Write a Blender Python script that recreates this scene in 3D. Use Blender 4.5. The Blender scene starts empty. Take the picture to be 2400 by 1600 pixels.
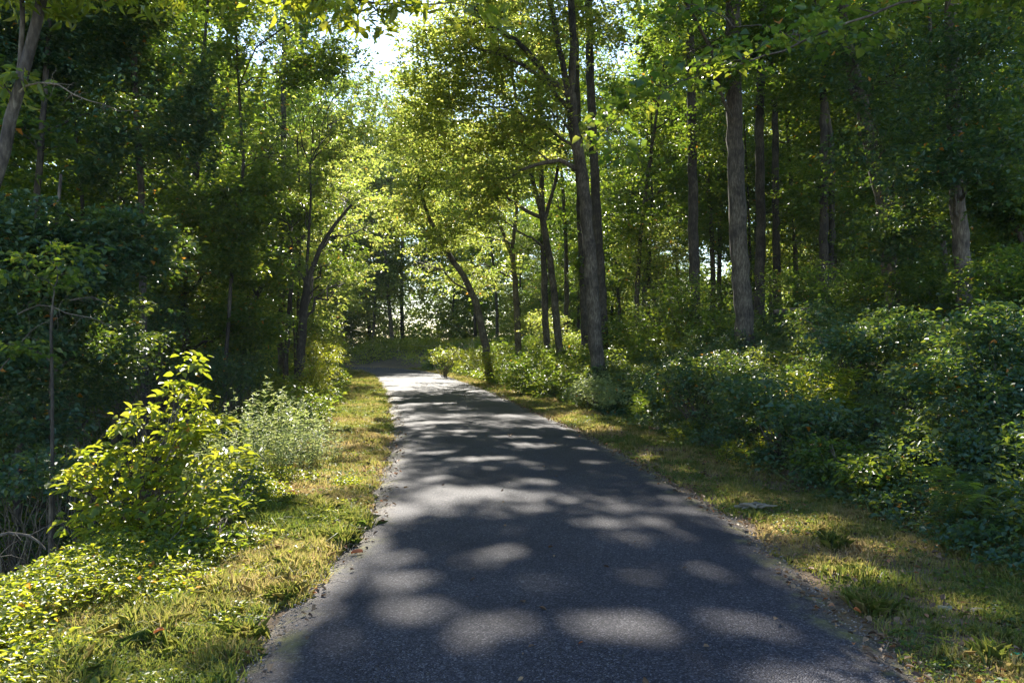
import bpy, math, numpy as np
from mathutils import Vector

# ------------------------------------------------------------------ camera, light, exposure
SC = bpy.context.scene
COL = SC.collection
F = 1867.0            # focal length in pixels of a 2400 px wide picture (28 mm)
HC = 1.65
cam_d = bpy.data.cameras.new("camera"); cam = bpy.data.objects.new("camera", cam_d); COL.objects.link(cam)
cam_d.sensor_width = 36.0; cam_d.lens = 28.0; cam_d.clip_start = 0.05; cam_d.clip_end = 2000
cam.location = (0, 0, HC); cam.rotation_euler = (math.radians(90), 0, 0)
SC.camera = cam
SUN_EL, SUN_AZ = 37.0, -9.0        # azimuth from +Y, negative = left
SV = np.array([math.sin(math.radians(SUN_AZ)) * math.cos(math.radians(SUN_EL)),
               math.cos(math.radians(SUN_AZ)) * math.cos(math.radians(SUN_EL)),
               math.sin(math.radians(SUN_EL))])
w = bpy.data.worlds.new("World"); SC.world = w; w.use_nodes = True
nt = w.node_tree; bg = nt.nodes["Background"]
sky = nt.nodes.new("ShaderNodeTexSky"); sky.sky_type = 'NISHITA'; sky.sun_disc = False
sky.sun_elevation = math.radians(SUN_EL); sky.sun_rotation = math.radians(SUN_AZ)
sky.air_density = 1.0; sky.dust_density = 0.15; sky.altitude = 0; sky.ozone_density = 1.0
nt.links.new(sky.outputs[0], bg.inputs[0]); bg.inputs[1].default_value = 0.125
sl = bpy.data.lights.new("sun", 'SUN'); so = bpy.data.objects.new("sun", sl); COL.objects.link(so)
sl.energy = 5.0; sl.angle = math.radians(0.7); sl.color = (1.0, 0.935, 0.82)
so.rotation_euler = Vector(-SV).to_track_quat('-Z', 'Y').to_euler(); so.location = (0, 0, 60)
SC.view_settings.view_transform = 'Standard'; SC.view_settings.look = 'None'
SC.view_settings.gamma = 1.0; SC.view_settings.exposure = 1.48
SC.cycles.max_bounces = 7; SC.cycles.diffuse_bounces = 4; SC.cycles.glossy_bounces = 2
SC.cycles.transmission_bounces = 5; SC.cycles.transparent_max_bounces = 4; SC.cycles.volume_bounces = 0
SC.cycles.use_denoising = True; SC.cycles.use_adaptive_sampling = False; SC.cycles.adaptive_threshold = 0.008
SC.cycles.sample_clamp_indirect = 6.0
SC.cycles.caustics_reflective = False; SC.cycles.caustics_refractive = False

# ------------------------------------------------------------------ helpers
RNG = np.random.default_rng(7)
def V(px, py, D):
    """point at distance D (along +Y) seen at (px, py) of the 2352 px wide view of the photograph"""
    return np.array([(px / 0.98 - 1200) / F * D, D, HC + (800 - py / 0.98) / F * D])

def norm(a):
    return a / np.maximum(np.linalg.norm(a, axis=-1, keepdims=True), 1e-9)

def wav(p, scale, seed=0):
    """cheap smooth noise in about -1..1"""
    r = np.random.default_rng(seed); p = np.asarray(p, float)
    s = 0
    for k in range(6):
        d = r.normal(size=p.shape[-1]); d /= np.linalg.norm(d)
        f = scale * (0.6 + 0.35 * k)
        s = s + np.sin(p @ d * f * 6.283 + r.uniform(0, 6.283)) * (1.0 / (1 + 0.35 * k))
    return s / 2.3

CL = np.array([(0.35, -30), (0.33, -5), (0.30, 3.0), (0.36, 5.8), (0.36, 7.3), (0.13, 9.6), (-0.37, 14), (-1.05, 18), (-2.4, 26),
               (-4.0, 34), (-5.6, 41), (-7.4, 46), (-10.5, 49.5), (-15, 51.2), (-22, 52), (-40, 50), (-70, 44)], float)
def catmull(P, m=12):
    P = np.vstack([2 * P[0] - P[1], P, 2 * P[-1] - P[-2]]); out = []
    for i in range(1, len(P) - 2):
        for t in np.arange(m) / m:
            a, b, c, d = P[i - 1], P[i], P[i + 1], P[i + 2]
            out.append(0.5 * (2 * b + (c - a) * t + (2 * a - 5 * b + 4 * c - d) * t * t + (3 * b - a - 3 * c + d) * t ** 3))
    out.append(P[-2]); return np.array(out)
CD = catmull(CL, 10)
def road_s(x, y):
    """signed offset from the centre line of the road, right is positive"""
    x = np.asarray(x, float).ravel(); y = np.asarray(y, float).ravel()
    best = np.full(x.shape, 1e9); s = np.zeros(x.shape)
    for i in range(len(CD) - 1):
        a, b = CD[i], CD[i + 1]; d = b - a; L2 = d @ d
        t = np.clip(((x - a[0]) * d[0] + (y - a[1]) * d[1]) / L2, 0, 1)
        dx = x - a[0] - t * d[0]; dy = y - a[1] - t * d[1]; q = dx * dx + dy * dy
        m = q < best; best[m] = q[m]
        s[m] = (np.sqrt(q) * np.sign(dx * d[1] - dy * d[0]))[m]
    return s
def ss(a, b, x):
    t = np.clip((x - a) / (b - a), 0, 1); return t * t * (3 - 2 * t)
def ground(x, y, s=None):
    x = np.asarray(x, float); y = np.asarray(y, float); sh = x.shape; x = x.ravel(); y = y.ravel()
    if s is None: s = road_s(x, y)
    P = np.stack([x, y], -1)
    z = 0.03 * wav(P, 0.35, 3) + 0.015 * wav(P, 1.3, 4)
    z = z * ss(1.5, 2.4, np.abs(s))
    fac = 1 - 0.85 * ss(13, 32, y)
    drop = -2.7 * ss(3.0, 7.2, -s) - 0.3 * ss(7, 14, -s)
    z = z + np.where(s < 0, drop * fac, 0)
    cap = 3.4 - 1.6 * ss(18, 34, y) - 1.2 * ss(45, 70, y)
    rise = np.clip(s - 3.3, 0, None) * 0.40
    rise = cap * (1 - np.exp(-rise / cap))
    z = z + np.where(s > 0, rise, 0)
    z = z + 0.10 * wav(P, 0.12, 9) * ss(3.5, 8, np.abs(s))
    z = z - 0.02
    return z.reshape(sh)
def g1(x, y): return float(ground(np.array([x]), np.array([y]))[0])

# ---------- mesh from arrays
def mesh_from(name, verts, faces, k, mat, attr=None, smooth=False):
    """faces: (n, k) int array of k-gons"""
    me = bpy.data.meshes.new(name)
    verts = np.ascontiguousarray(verts, np.float32); faces = np.ascontiguousarray(faces, np.int32)
    me.vertices.add(len(verts)); me.vertices.foreach_set("co", verts.ravel())
    me.loops.add(faces.size); me.loops.foreach_set("vertex_index", faces.ravel())
    me.polygons.add(len(faces)); me.polygons.foreach_set("loop_start", np.arange(0, faces.size, k, dtype=np.int32))
    me.polygons.foreach_set("loop_total", np.full(len(faces), k, np.int32))
    if smooth: me.polygons.foreach_set("use_smooth", np.ones(len(faces), bool))
    me.update(calc_edges=True)
    if attr is not None:
        for an, av in attr.items():
            a = me.attributes.new(an, 'FLOAT', 'POINT'); a.data.foreach_set("value", np.ascontiguousarray(av, np.float32))
    me.materials.append(mat)
    return me
def obj(name, me, parent=None, loc=None):
    o = bpy.data.objects.new(name, me); COL.objects.link(o)
    if parent is not None: o.parent = parent
    if loc is not None: o.location = loc
    return o
def tag(o, label=None, cat=None, group=None, kind=None):
    if label: o['label'] = label
    if cat: o['category'] = cat
    if group: o['group'] = group
    if kind: o['kind'] = kind
    return o
def thing(name, label, cat, loc, group=None):
    o = bpy.data.objects.new(name, None); COL.objects.link(o); o.location = [float(v) for v in loc]
    return tag(o, label, cat, group)

# ---------- leaves
def leaf_arrays(P, N, T, L, W, fold=0.25, hi=False):
    n = len(P); N = norm(N); T = norm(T - N * np.sum(T * N, -1, keepdims=True)); B = np.cross(N, T)
    L = np.broadcast_to(L, n)[:, None]; W = np.broadcast_to(W, n)[:, None]
    if not hi:
        v = np.stack([P, P + T * L * 0.45 + B * W / 2 + N * W * fold, P + T * L - N * L * 0.12, P + T * L * 0.45 - B * W / 2 + N * W * fold], 1)
        f = np.array([[0, 1, 2], [0, 2, 3]])
        return v.reshape(-1, 3), (np.arange(n)[:, None, None] * 4 + f).reshape(-1, 3), 3, 4
    v = np.stack([P, P + T * L * .28 + B * W * .46 + N * W * fold, P + T * L * .62 + B * W * .40 + N * W * (fold * .8) - N * L * .04,
                  P + T * L - N * L * .16, P + T * L * .62 - B * W * .40 + N * W * (fold * .8) - N * L * .04, P + T * L * .28 - B * W * .46 + N * W * fold], 1)
    f = np.array([[0, 1, 2, 3], [0, 3, 4, 5]])
    return v.reshape(-1, 3), (np.arange(n)[:, None, None] * 6 + f).reshape(-1, 4), 4, 6
def leaf_mesh(name, P, N, T, L, W, v, mat, fold=0.25, hi=False):
    vs, fs, k, m = leaf_arrays(P, N, T, L, W, fold, hi)
    return mesh_from(name, vs, fs, k, mat, {"v": np.repeat(v, m)})

# sunlit places on the ground: (x, y, radius) - the canopy has its holes there
TUBES = []
def carve(P):
    keep = np.ones(len(P), bool)
    for (x, y, z, rx, ry) in TUBES:
        d = P - np.array([x, y, z]); t = d @ SV
        q = d - t[:, None] * SV
        # distance measured on the ground plane
        gq = d - (d[:, 2:3] / SV[2]) * SV
        near = (np.abs(gq[:, 0]) < rx * 1.7) & (np.abs(gq[:, 1]) < ry * 1.7) & (d[:, 2] > 1.0)
        i = np.nonzero(near)[0]
        if len(i) == 0: continue
        g = gq[i, :2] + [x, y]; e = (gq[i, 0] / rx) ** 2 + (gq[i, 1] / ry) ** 2 + 0.75 * wav(g, 1.1, 91) + 0.65 * wav(g, 3.2, 92)
        keep[i] &= ~(e < 0.95)
    return keep

def clusters_in(blobs, per, rng, gap=-0.35, gscale=0.22):
    """returns cluster centres and blob index"""
    C = []; I = []
    for bi, (c, r, n) in enumerate(blobs):
        m = max(3, int(n / per)); k = int(m * 1.6)
        d = norm(rng.normal(size=(k, 3))) * (rng.random((k, 1)) ** 0.42)
        p = np.asarray(c) + d * np.asarray(r)
        keep = wav(p, gscale, 11) + 0.3 * wav(p, gscale * 2.7, 12) > gap
        p = p[keep][:m]; C.append(p); I.append(np.full(len(p), bi))
    return np.vstack(C), np.concatenate(I)
def crown_leaves(C, per, rng, rad, L, up=1.1, droop=0.25):
    """leaf base points, normals, tip directions"""
    n = len(C) * per
    ci = np.repeat(np.arange(len(C)), per)
    Nc = norm(np.array([0, 0, 1.0]) + rng.normal(size=(len(C), 3)) * 0.20)
    R = rad * rng.uniform(0.6, 1.35, len(C))
    U = norm(np.cross(Nc, rng.normal(size=(len(C), 3)))); W = np.cross(Nc, U)
    # a spray: leaves along a few twigs that radiate
    el = rng.uniform(0.6, 1.0, len(C))
    a = rng.integers(0, 7, n) / 7 * 6.283 + rng.normal(size=n) * 0.22; q = rng.random(n) ** 0.6
    lx = np.cos(a) * q * R[ci]; ly = np.sin(a) * q * (R * el)[ci]
    P = C[ci] + U[ci] * lx[:, None] + W[ci] * ly[:, None] + Nc[ci] * (rng.normal(size=n) * 0.07 * R[ci] - droop * q * q * R[ci])[:, None]
    out = norm(U[ci] * lx[:, None] + W[ci] * ly[:, None] + rng.normal(size=(n, 3)) * 0.25 * R[ci][:, None])
    T = norm(out + rng.normal(size=(n, 3)) * 0.55 + np.array([0, 0, -0.25]))
    N = norm(Nc[ci] * up + rng.normal(size=(n, 3)) * 0.45)
    return P, N, T, ci
def crown_mesh(blobs, rng, mat, L=0.09, rad=0.5, per=36, gap=-0.35, docarve=True, hi=False, up=1.1, asp=0.6, tint=0.0, org=(0, 0, 0)):
    C, I = clusters_in(blobs, per, rng, gap)
    P, N, T, ci = crown_leaves(C, per, rng, rad, L, up)
    if docarve and TUBES:
        k = carve(P); P, N, T, ci = P[k], N[k], T[k], ci[k]
    n = len(P)
    cv = rng.random(len(C))
    v = np.clip(0.35 * cv[ci] + 0.55 * rng.random(n) + tint, 0, 0.93)
    v = np.where(rng.random(n) < 0.006, 0.99, v)
    Ls = L * rng.uniform(0.5, 1.35, n)
    me = leaf_mesh("leaves", P - np.asarray(org), N, T, Ls, Ls * asp * rng.uniform(0.8, 1.2, n), v, mat, hi=hi)
    return me, C, I

# ---------- tubes
def tube_arrays(path, rad, sides=8, rough=0.0, rng=None, cap=True):
    path = np.asarray(path, float); n = len(path); rad = np.broadcast_to(rad, n).astype(float)
    t = norm(np.gradient(path, axis=0)); ref = np.array([0.31, 0.95, 0.0]) if abs(t[0, 2]) > 0.5 else np.array([0, 0, 1.0])
    u = norm(np.cross(t, ref)); w_ = np.cross(t, u)
    a = np.arange(sides) / sides * 6.2832
    rr = rad[:, None] * (1 + (rough * rng.normal(size=(n, sides)) if rough and rng is not None else 0))
    v = path[:, None] + u[:, None] * (np.cos(a) * rr)[..., None] + w_[:, None] * (np.sin(a) * rr)[..., None]
    i = np.arange(n - 1)[:, None] * sides; j = np.arange(sides)[None]; j2 = (j + 1) % sides
    f = np.stack([i + j, i + j2, i + sides + j2, i + sides + j], -1).reshape(-1, 4)
    return v.reshape(-1, 3), f
class TB:
    def __init__(s): s.v = []; s.f = []; s.n = 0
    def add(s, path, rad, sides=6, rough=0.0, rng=None):
        v, f = tube_arrays(path, rad, sides, rough, rng); s.v.append(v); s.f.append(f + s.n); s.n += len(v)
    def mesh(s, name, mat, org=(0, 0, 0)):
        return mesh_from(name, np.vstack(s.v) - np.asarray(org), np.vstack(s.f), 4, mat, None, True)
def bend(a, b, rng, n=7, arch=0.12, wob=0.05):
    a = np.asarray(a, float); b = np.asarray(b, float); L = np.linalg.norm(b - a); t = np.linspace(0, 1, n)[:, None]
    w_ = rng.normal(size=(n, 3)) * wob * L * np.sin(np.pi * t)
    return a + (b - a) * t + np.array([0, 0, 1.0]) * arch * L * np.sin(np.pi * t) + w_
def resample(path, step):
    path = np.asarray(path, float); d = np.r_[0, np.cumsum(np.linalg.norm(np.diff(path, axis=0), axis=1))]
    n = max(3, int(d[-1] / step) + 1); q = np.linspace(0, d[-1], n)
    return np.stack([np.interp(q, d, path[:, k]) for k in range(3)], -1), q / d[-1]

# ------------------------------------------------------------------ materials
def mat_new(name):
    m = bpy.data.materials.new(name); m.use_nodes = True; t = m.node_tree; t.nodes.clear()
    out = t.nodes.new("ShaderNodeOutputMaterial"); return m, t, out
def nd(t, typ, **kw):
    n = t.nodes.new(typ)
    for k, v in kw.items(): setattr(n, k, v)
    return n
def ramp(t, stops):
    r = nd(t, "ShaderNodeValToRGB"); e = r.color_ramp.elements
    e[0].position, e[0].color = stops[0][0], (*stops[0][1], 1); e[1].position, e[1].color = stops[-1][0], (*stops[-1][1], 1)
    for p, c in stops[1:-1]:
        x = e.new(p); x.color = (*c, 1)
    return r
def leaf_mat(name, stops, trans, tmix=0.5, rough=0.36, spec=0.55, tv=0.6):
    m, t, out = mat_new(name); L = t.links.new
    at = nd(t, "ShaderNodeAttribute", attribute_name="v")
    r = ramp(t, stops); L(at.outputs["Fac"], r.inputs[0])
    b = nd(t, "ShaderNodeBsdfPrincipled"); L(r.outputs[0], b.inputs["Base Color"])
    b.inputs["Roughness"].default_value = rough; b.inputs["Specular IOR Level"].default_value = spec
    r2 = ramp(t, trans); L(at.outputs["Fac"], r2.inputs[0])
    tr = nd(t, "ShaderNodeBsdfTranslucent"); L(r2.outputs[0], tr.inputs[0])
    mx = nd(t, "ShaderNodeMixShader"); mx.inputs[0].default_value = tmix
    L(b.outputs[0], mx.inputs[1]); L(tr.outputs[0], mx.inputs[2]); L(mx.outputs[0], out.inputs[0])
    return m
AUT = (0.45, 0.17, 0.02)
M_LEAF = leaf_mat("leaf_green", [(0, (0.022, 0.062, 0.032)), (0.5, (0.045, 0.098, 0.035)), (0.93, (0.10, 0.145, 0.035)), (0.97, AUT)],
                  [(0, (0.14, 0.28, 0.025)), (0.5, (0.31, 0.44, 0.03)), (0.93, (0.62, 0.64, 0.06)), (0.97, (0.8, 0.4, 0.05))], 0.5)
M_YEL = leaf_mat("leaf_yellow_green", [(0, (0.035, 0.075, 0.02)), (0.5, (0.08, 0.11, 0.02)), (0.93, (0.20, 0.17, 0.035)), (0.97, AUT)],
                 [(0, (0.32, 0.48, 0.06)), (0.5, (0.58, 0.66, 0.10)), (0.93, (0.92, 0.84, 0.20)), (0.97, (0.8, 0.4, 0.05))], 0.58)
M_DARK = leaf_mat("leaf_shade_blue_green", [(0, (0.024, 0.068, 0.052)), (0.45, (0.045, 0.110, 0.070)), (0.93, (0.13, 0.19, 0.11)), (0.97, AUT)],
                  [(0, (0.08, 0.18, 0.02)), (0.5, (0.20, 0.30, 0.025)), (0.93, (0.50, 0.52, 0.04)), (0.97, (0.8, 0.4, 0.05))], 0.42, rough=0.38, spec=0.45)  # bluish cast of shaded leaves is put into the base colour
M_BUSH = leaf_mat("leaf_bright", [(0, (0.045, 0.10, 0.02)), (0.5, (0.085, 0.14, 0.02)), (0.93, (0.16, 0.19, 0.035)), (0.97, AUT)],
                  [(0, (0.30, 0.40, 0.02)), (0.5, (0.54, 0.58, 0.03)), (0.93, (0.82, 0.76, 0.07)), (0.97, (0.8, 0.4, 0.05))], 0.50, rough=0.36, spec=0.5)
M_PALE = leaf_mat("leaf_pale_weed", [(0, (0.14, 0.20, 0.10)), (0.5, (0.24, 0.30, 0.15)), (0.93, (0.36, 0.40, 0.22)), (0.97, AUT)],
                  [(0, (0.40, 0.52, 0.12)), (0.5, (0.60, 0.68, 0.2)), (0.93, (0.8, 0.82, 0.32)), (0.97, (0.8, 0.4, 0.05))], 0.45, rough=0.5)
M_CLOVER = leaf_mat("leaf_clover", [(0, (0.03, 0.07, 0.02)), (0.5, (0.06, 0.11, 0.03)), (0.93, (0.12, 0.15, 0.04)), (0.97, AUT)],
                   [(0, (0.2, 0.32, 0.03)), (0.5, (0.34, 0.42, 0.04)), (0.93, (0.5, 0.5, 0.08)), (0.97, (0.8, 0.4, 0.05))], 0.45, rough=0.5, spec=0.4)
M_GRASS = leaf_mat("grass_blade", [(0, (0.05, 0.10, 0.02)), (0.45, (0.09, 0.13, 0.025)), (0.7, (0.24, 0.21, 0.07)), (1.0, (0.38, 0.28, 0.14))],
                   [(0, (0.26, 0.36, 0.05)), (0.45, (0.52, 0.52, 0.09)), (0.7, (0.66, 0.56, 0.16)), (1.0, (0.74, 0.54, 0.24))], 0.45, rough=0.5)
M_LITTER = leaf_mat("dead_leaf", [(0, (0.06, 0.035, 0.02)), (0.5, (0.14, 0.08, 0.04)), (0.9, (0.30, 0.20, 0.11)), (1.0, (0.35, 0.10, 0.03))],
                    [(0, (0.08, 0.04, 0.02)), (0.5, (0.2, 0.1, 0.04)), (0.9, (0.4, 0.25, 0.1)), (1.0, (0.5, 0.14, 0.03))], 0.2, rough=0.6)

def bark_mat(name, c0, c1, c2, sc=1.0):
    m, t, out = mat_new(name); L = t.links.new
    tc = nd(t, "ShaderNodeTexCoord"); mp = nd(t, "ShaderNodeMapping"); mp.inputs["Scale"].default_value = (8 * sc, 8 * sc, 2.4 * sc)
    L(tc.outputs["Object"], mp.inputs[0])
    n1 = nd(t, "ShaderNodeTexNoise"); n1.inputs["Scale"].default_value = 3.5; n1.inputs["Detail"].default_value = 5; n1.inputs["Roughness"].default_value = 0.65
    L(mp.outputs[0], n1.inputs[0])
    n2 = nd(t, "ShaderNodeTexNoise"); n2.inputs["Scale"].default_value = 2.2; n2.inputs["Detail"].default_value = 3; L(tc.outputs["Object"], n2.inputs[0])
    r = ramp(t, [(0.35, c0), (0.52, c1), (0.68, c2)]); L(n1.outputs[0], r.inputs[0])
    r2 = ramp(t, [(0.40, (0.6, 0.6, 0.6)), (0.60, (1.35, 1.4, 1.3))]); L(n2.outputs[0], r2.inputs[0])
    mu = nd(t, "ShaderNodeMix", data_type='RGBA', blend_type='MULTIPLY'); mu.inputs[0].default_value = 1
    L(r.outputs[0], mu.inputs[6]); L(r2.outputs[0], mu.inputs[7])
    b = nd(t, "ShaderNodeBsdfPrincipled"); b.inputs["Roughness"].default_value = 0.85; L(mu.outputs[2], b.inputs["Base Color"])
    bp = nd(t, "ShaderNodeBump"); bp.inputs["Strength"].default_value = 0.7; bp.inputs["Distance"].default_value = 0.02
    L(n1.outputs[0], bp.inputs["Height"]); L(bp.outputs[0], b.inputs["Normal"]); L(b.outputs[0], out.inputs[0])
    return m
M_BARK = bark_mat("bark_brown", (0.05, 0.040, 0.033), (0.11, 0.09, 0.075), (0.20, 0.17, 0.14))
M_BARKG = bark_mat("bark_grey", (0.035, 0.028, 0.023), (0.085, 0.070, 0.058), (0.16, 0.14, 0.12))
M_BARKD = bark_mat("bark_dark", (0.025, 0.020, 0.018), (0.055, 0.045, 0.038), (0.10, 0.085, 0.07))
M_TWIG = bark_mat("dead_twig", (0.09, 0.07, 0.05), (0.17, 0.14, 0.11), (0.26, 0.22, 0.18), 3)
M_STEM = bark_mat("green_stem", (0.05, 0.08, 0.02), (0.10, 0.14, 0.04), (0.16, 0.16, 0.07), 3)

# ground
def ground_mat():
    m, t, out = mat_new("forest_floor"); L = t.links.new
    geo = nd(t, "ShaderNodeNewGeometry"); at = nd(t, "ShaderNodeAttribute", attribute_name="verge")
    n1 = nd(t, "ShaderNodeTexNoise"); n1.inputs["Scale"].default_value = 1.3; n1.inputs["Detail"].default_value = 6; n1.inputs["Roughness"].default_value = 0.7
    n2 = nd(t, "ShaderNodeTexNoise"); n2.inputs["Scale"].default_value = 28; n2.inputs["Detail"].default_value = 5; n2.inputs["Roughness"].default_value = 0.7
    L(geo.outputs["Position"], n1.inputs[0]); L(geo.outputs["Position"], n2.inputs[0])
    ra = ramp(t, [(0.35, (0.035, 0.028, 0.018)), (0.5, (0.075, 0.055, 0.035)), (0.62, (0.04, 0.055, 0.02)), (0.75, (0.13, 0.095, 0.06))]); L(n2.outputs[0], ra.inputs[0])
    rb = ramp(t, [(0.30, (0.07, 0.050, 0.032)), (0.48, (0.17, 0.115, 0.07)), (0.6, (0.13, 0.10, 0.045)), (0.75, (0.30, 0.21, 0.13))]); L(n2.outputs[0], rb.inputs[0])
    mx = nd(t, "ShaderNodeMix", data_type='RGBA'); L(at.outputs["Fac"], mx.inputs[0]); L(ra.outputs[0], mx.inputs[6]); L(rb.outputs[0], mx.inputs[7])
    r3 = ramp(t, [(0.35, (0.7, 0.7, 0.7)), (0.65, (1.25, 1.2, 1.1))]); L(n1.outputs[0], r3.inputs[0])
    mu = nd(t, "ShaderNodeMix", data_type='RGBA', blend_type='MULTIPLY'); mu.inputs[0].default_value = 1; L(mx.outputs[2], mu.inputs[6]); L(r3.outputs[0], mu.inputs[7])
    b = nd(t, "ShaderNodeBsdfPrincipled"); b.inputs["Roughness"].default_value = 0.95; L(mu.outputs[2], b.inputs["Base Color"])
    bp = nd(t, "ShaderNodeBump"); bp.inputs["Strength"].default_value = 0.8; bp.inputs["Distance"].default_value = 0.03
    L(n2.outputs[0], bp.inputs["Height"]); L(bp.outputs[0], b.inputs["Normal"]); L(b.outputs[0], out.inputs[0])
    return m
def road_mat():
    m, t, out = mat_new("asphalt"); L = t.links.new
    geo = nd(t, "ShaderNodeNewGeometry"); at = nd(t, "ShaderNodeAttribute", attribute_name="edge")
    vo = nd(t, "ShaderNodeTexVoronoi"); vo.inputs["Scale"].default_value = 115; L(geo.outputs["Position"], vo.inputs["Vector"])
    vc = nd(t, "ShaderNodeTexVoronoi"); vc.inputs["Scale"].default_value = 115; L(geo.outputs["Position"], vc.inputs["Vector"])
    n1 = nd(t, "ShaderNodeTexNoise"); n1.inputs["Scale"].default_value = 0.9; n1.inputs["Detail"].default_value = 5; L(geo.outputs["Position"], n1.inputs[0])
    n2 = nd(t, "ShaderNodeTexNoise"); n2.inputs["Scale"].default_value = 7; n2.inputs["Detail"].default_value = 6; n2.inputs["Roughness"].default_value = 0.7; L(geo.outputs["Position"], n2.inputs[0])
    sep = nd(t, "ShaderNodeSeparateColor"); L(vo.outputs["Color"], sep.inputs[0])
    stone = ramp(t, [(0.0, (0.014, 0.013, 0.020)), (0.5, (0.034, 0.033, 0.045)), (0.85, (0.068, 0.066, 0.082)), (1.0, (0.15, 0.146, 0.165))]); L(sep.outputs[0], stone.inputs[0])
    big = ramp(t, [(0.3, (0.7, 0.7, 0.73)), (0.7, (1.3, 1.27, 1.2))]); L(n1.outputs[0], big.inputs[0])
    mu = nd(t, "ShaderNodeMix", data_type='RGBA', blend_type='MULTIPLY'); mu.inputs[0].default_value = 1; L(stone.outputs[0], mu.inputs[6]); L(big.outputs[0], mu.inputs[7])
    # crumbled sandy edge with moss: edge attribute is 1 at the very edge, 0 at 0.6 m inside
    ad = nd(t, "ShaderNodeMath", operation='MULTIPLY_ADD'); L(n2.outputs[0], ad.inputs[0]); ad.inputs[1].default_value = 1.3; L(at.outputs["Fac"], ad.inputs[2])
    sand = ramp(t, [(0.80, (0, 0, 0)), (1.45, (1, 1, 1))]); L(ad.outputs[0], sand.inputs[0]); sand.color_ramp.interpolation = 'LINEAR'
    sc_ = nd(t, "ShaderNodeMath", operation='SUBTRACT'); L(ad.outputs[0], sc_.inputs[0]); sc_.inputs[1].default_value = 1.02
    sc2 = nd(t, "ShaderNodeMath", operation='MULTIPLY', use_clamp=True); L(sc_.outputs[0], sc2.inputs[0]); sc2.inputs[1].default_value = 1.7
    soil = ramp(t, [(0.2, (0.06, 0.047, 0.038)), (0.6, (0.13, 0.10, 0.08)), (1.0, (0.24, 0.20, 0.16))]); L(sep.outputs[1], soil.inputs[0])
    mx = nd(t, "ShaderNodeMix", data_type='RGBA'); L(sc2.outputs[0], mx.inputs[0]); L(mu.outputs[2], mx.inputs[6]); L(soil.outputs[0], mx.inputs[7])
    n3 = nd(t, "ShaderNodeTexNoise"); n3.inputs["Scale"].default_value = 3.1; n3.inputs["Detail"].default_value = 7; n3.inputs["Roughness"].default_value = 0.75; L(geo.outputs["Position"], n3.inputs[0])
    mo = ramp(t, [(0.50, (0, 0, 0)), (0.66, (1, 1, 1))]); L(n3.outputs[0], mo.inputs[0])
    mw = nd(t, "ShaderNodeMapRange"); L(at.outputs["Fac"], mw.inputs[0]); mw.inputs[1].default_value = 0.25; mw.inputs[2].default_value = 0.7
    mm = nd(t, "ShaderNodeMath", operation='MULTIPLY'); L(mo.outputs[0], mm.inputs[0]); L(mw.outputs[0], mm.inputs[1])
    mm2 = nd(t, "ShaderNodeMath", operation='MULTIPLY'); L(mm.outputs[0], mm2.inputs[0]); mm2.inputs[1].default_value = 0.85
    mx2 = nd(t, "ShaderNodeMix", data_type='RGBA'); L(mm2.outputs[0], mx2.inputs[0]); L(mx.outputs[2], mx2.inputs[6]); mx2.inputs[7].default_value = (0.24, 0.22, 0.06, 1)
    b = nd(t, "ShaderNodeBsdfPrincipled"); L(mx2.outputs[2], b.inputs["Base Color"])
    b.inputs["Roughness"].default_value = 0.66; b.inputs["Specular IOR Level"].default_value = 0.27
    inv = nd(t, "ShaderNodeMath", operation='SUBTRACT'); inv.inputs[0].default_value = 1; L(vc.outputs["Distance"], inv.inputs[1])
    s2 = nd(t, "ShaderNodeMath", operation='ADD'); L(inv.outputs[0], s2.inputs[0]); L(sep.outputs[2], s2.inputs[1])
    bp = nd(t, "ShaderNodeBump"); bp.inputs["Strength"].default_value = 0.8; bp.inputs["Distance"].default_value = 0.006
    L(s2.outputs[0], bp.inputs["Height"]); L(bp.outputs[0], b.inputs["Normal"]); L(b.outputs[0], out.inputs[0])
    return m
M_GROUND = ground_mat(); M_ROAD = road_mat()
def plain(name, c, rough=0.7):
    m, t, out = mat_new(name); L = t.links.new
    geo = nd(t, "ShaderNodeTexCoord"); n = nd(t, "ShaderNodeTexNoise"); n.inputs["Scale"].default_value = 12; n.inputs["Detail"].default_value = 5
    L(geo.outputs["Object"], n.inputs[0]); r = ramp(t, [(0.3, tuple(x * 0.55 for x in c)), (0.7, tuple(min(1, x * 1.25) for x in c))]); L(n.outputs[0], r.inputs[0])
    b = nd(t, "ShaderNodeBsdfPrincipled"); b.inputs["Roughness"].default_value = rough; L(r.outputs[0], b.inputs["Base Color"])
    bp = nd(t, "ShaderNodeBump"); bp.inputs["Strength"].default_value = 0.5; bp.inputs["Distance"].default_value = 0.01
    L(n.outputs[0], bp.inputs["Height"]); L(bp.outputs[0], b.inputs["Normal"]); L(b.outputs[0], out.inputs[0]); return m

# ------------------------------------------------------------------ ground and road
def axis(lo, hi, near, far, c=0.0, k=0.05):
    out = [c]; x = c
    while x < hi: x += near + max(0, (x - c)) * k; out.append(x)
    x = c
    while x > lo: x -= near + max(0, (c - x)) * k; out.insert(0, x)
    return np.array(out)
gx = axis(-170, 170, 0.22, 0, -0.5, 0.045); gy = axis(-30, 190, 0.22, 0, 3.0, 0.035)
X, Y = np.meshgrid(gx, gy); sx, sy = X.ravel(), Y.ravel()
S = road_s(sx, sy); Z = ground(sx, sy, S)
Z = np.where(np.abs(S) < 1.75, -0.04, Z)
nx, ny = len(gx), len(gy)
ii = (np.arange(ny - 1)[:, None] * nx + np.arange(nx - 1)[None]).ravel()
fc = np.stack([ii, ii + 1, ii + nx + 1, ii + nx], -1)
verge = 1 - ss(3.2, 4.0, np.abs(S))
gm = mesh_from("ground", np.stack([sx, sy, Z], -1), fc, 4, M_GROUND, {"verge": verge}, True)
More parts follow.
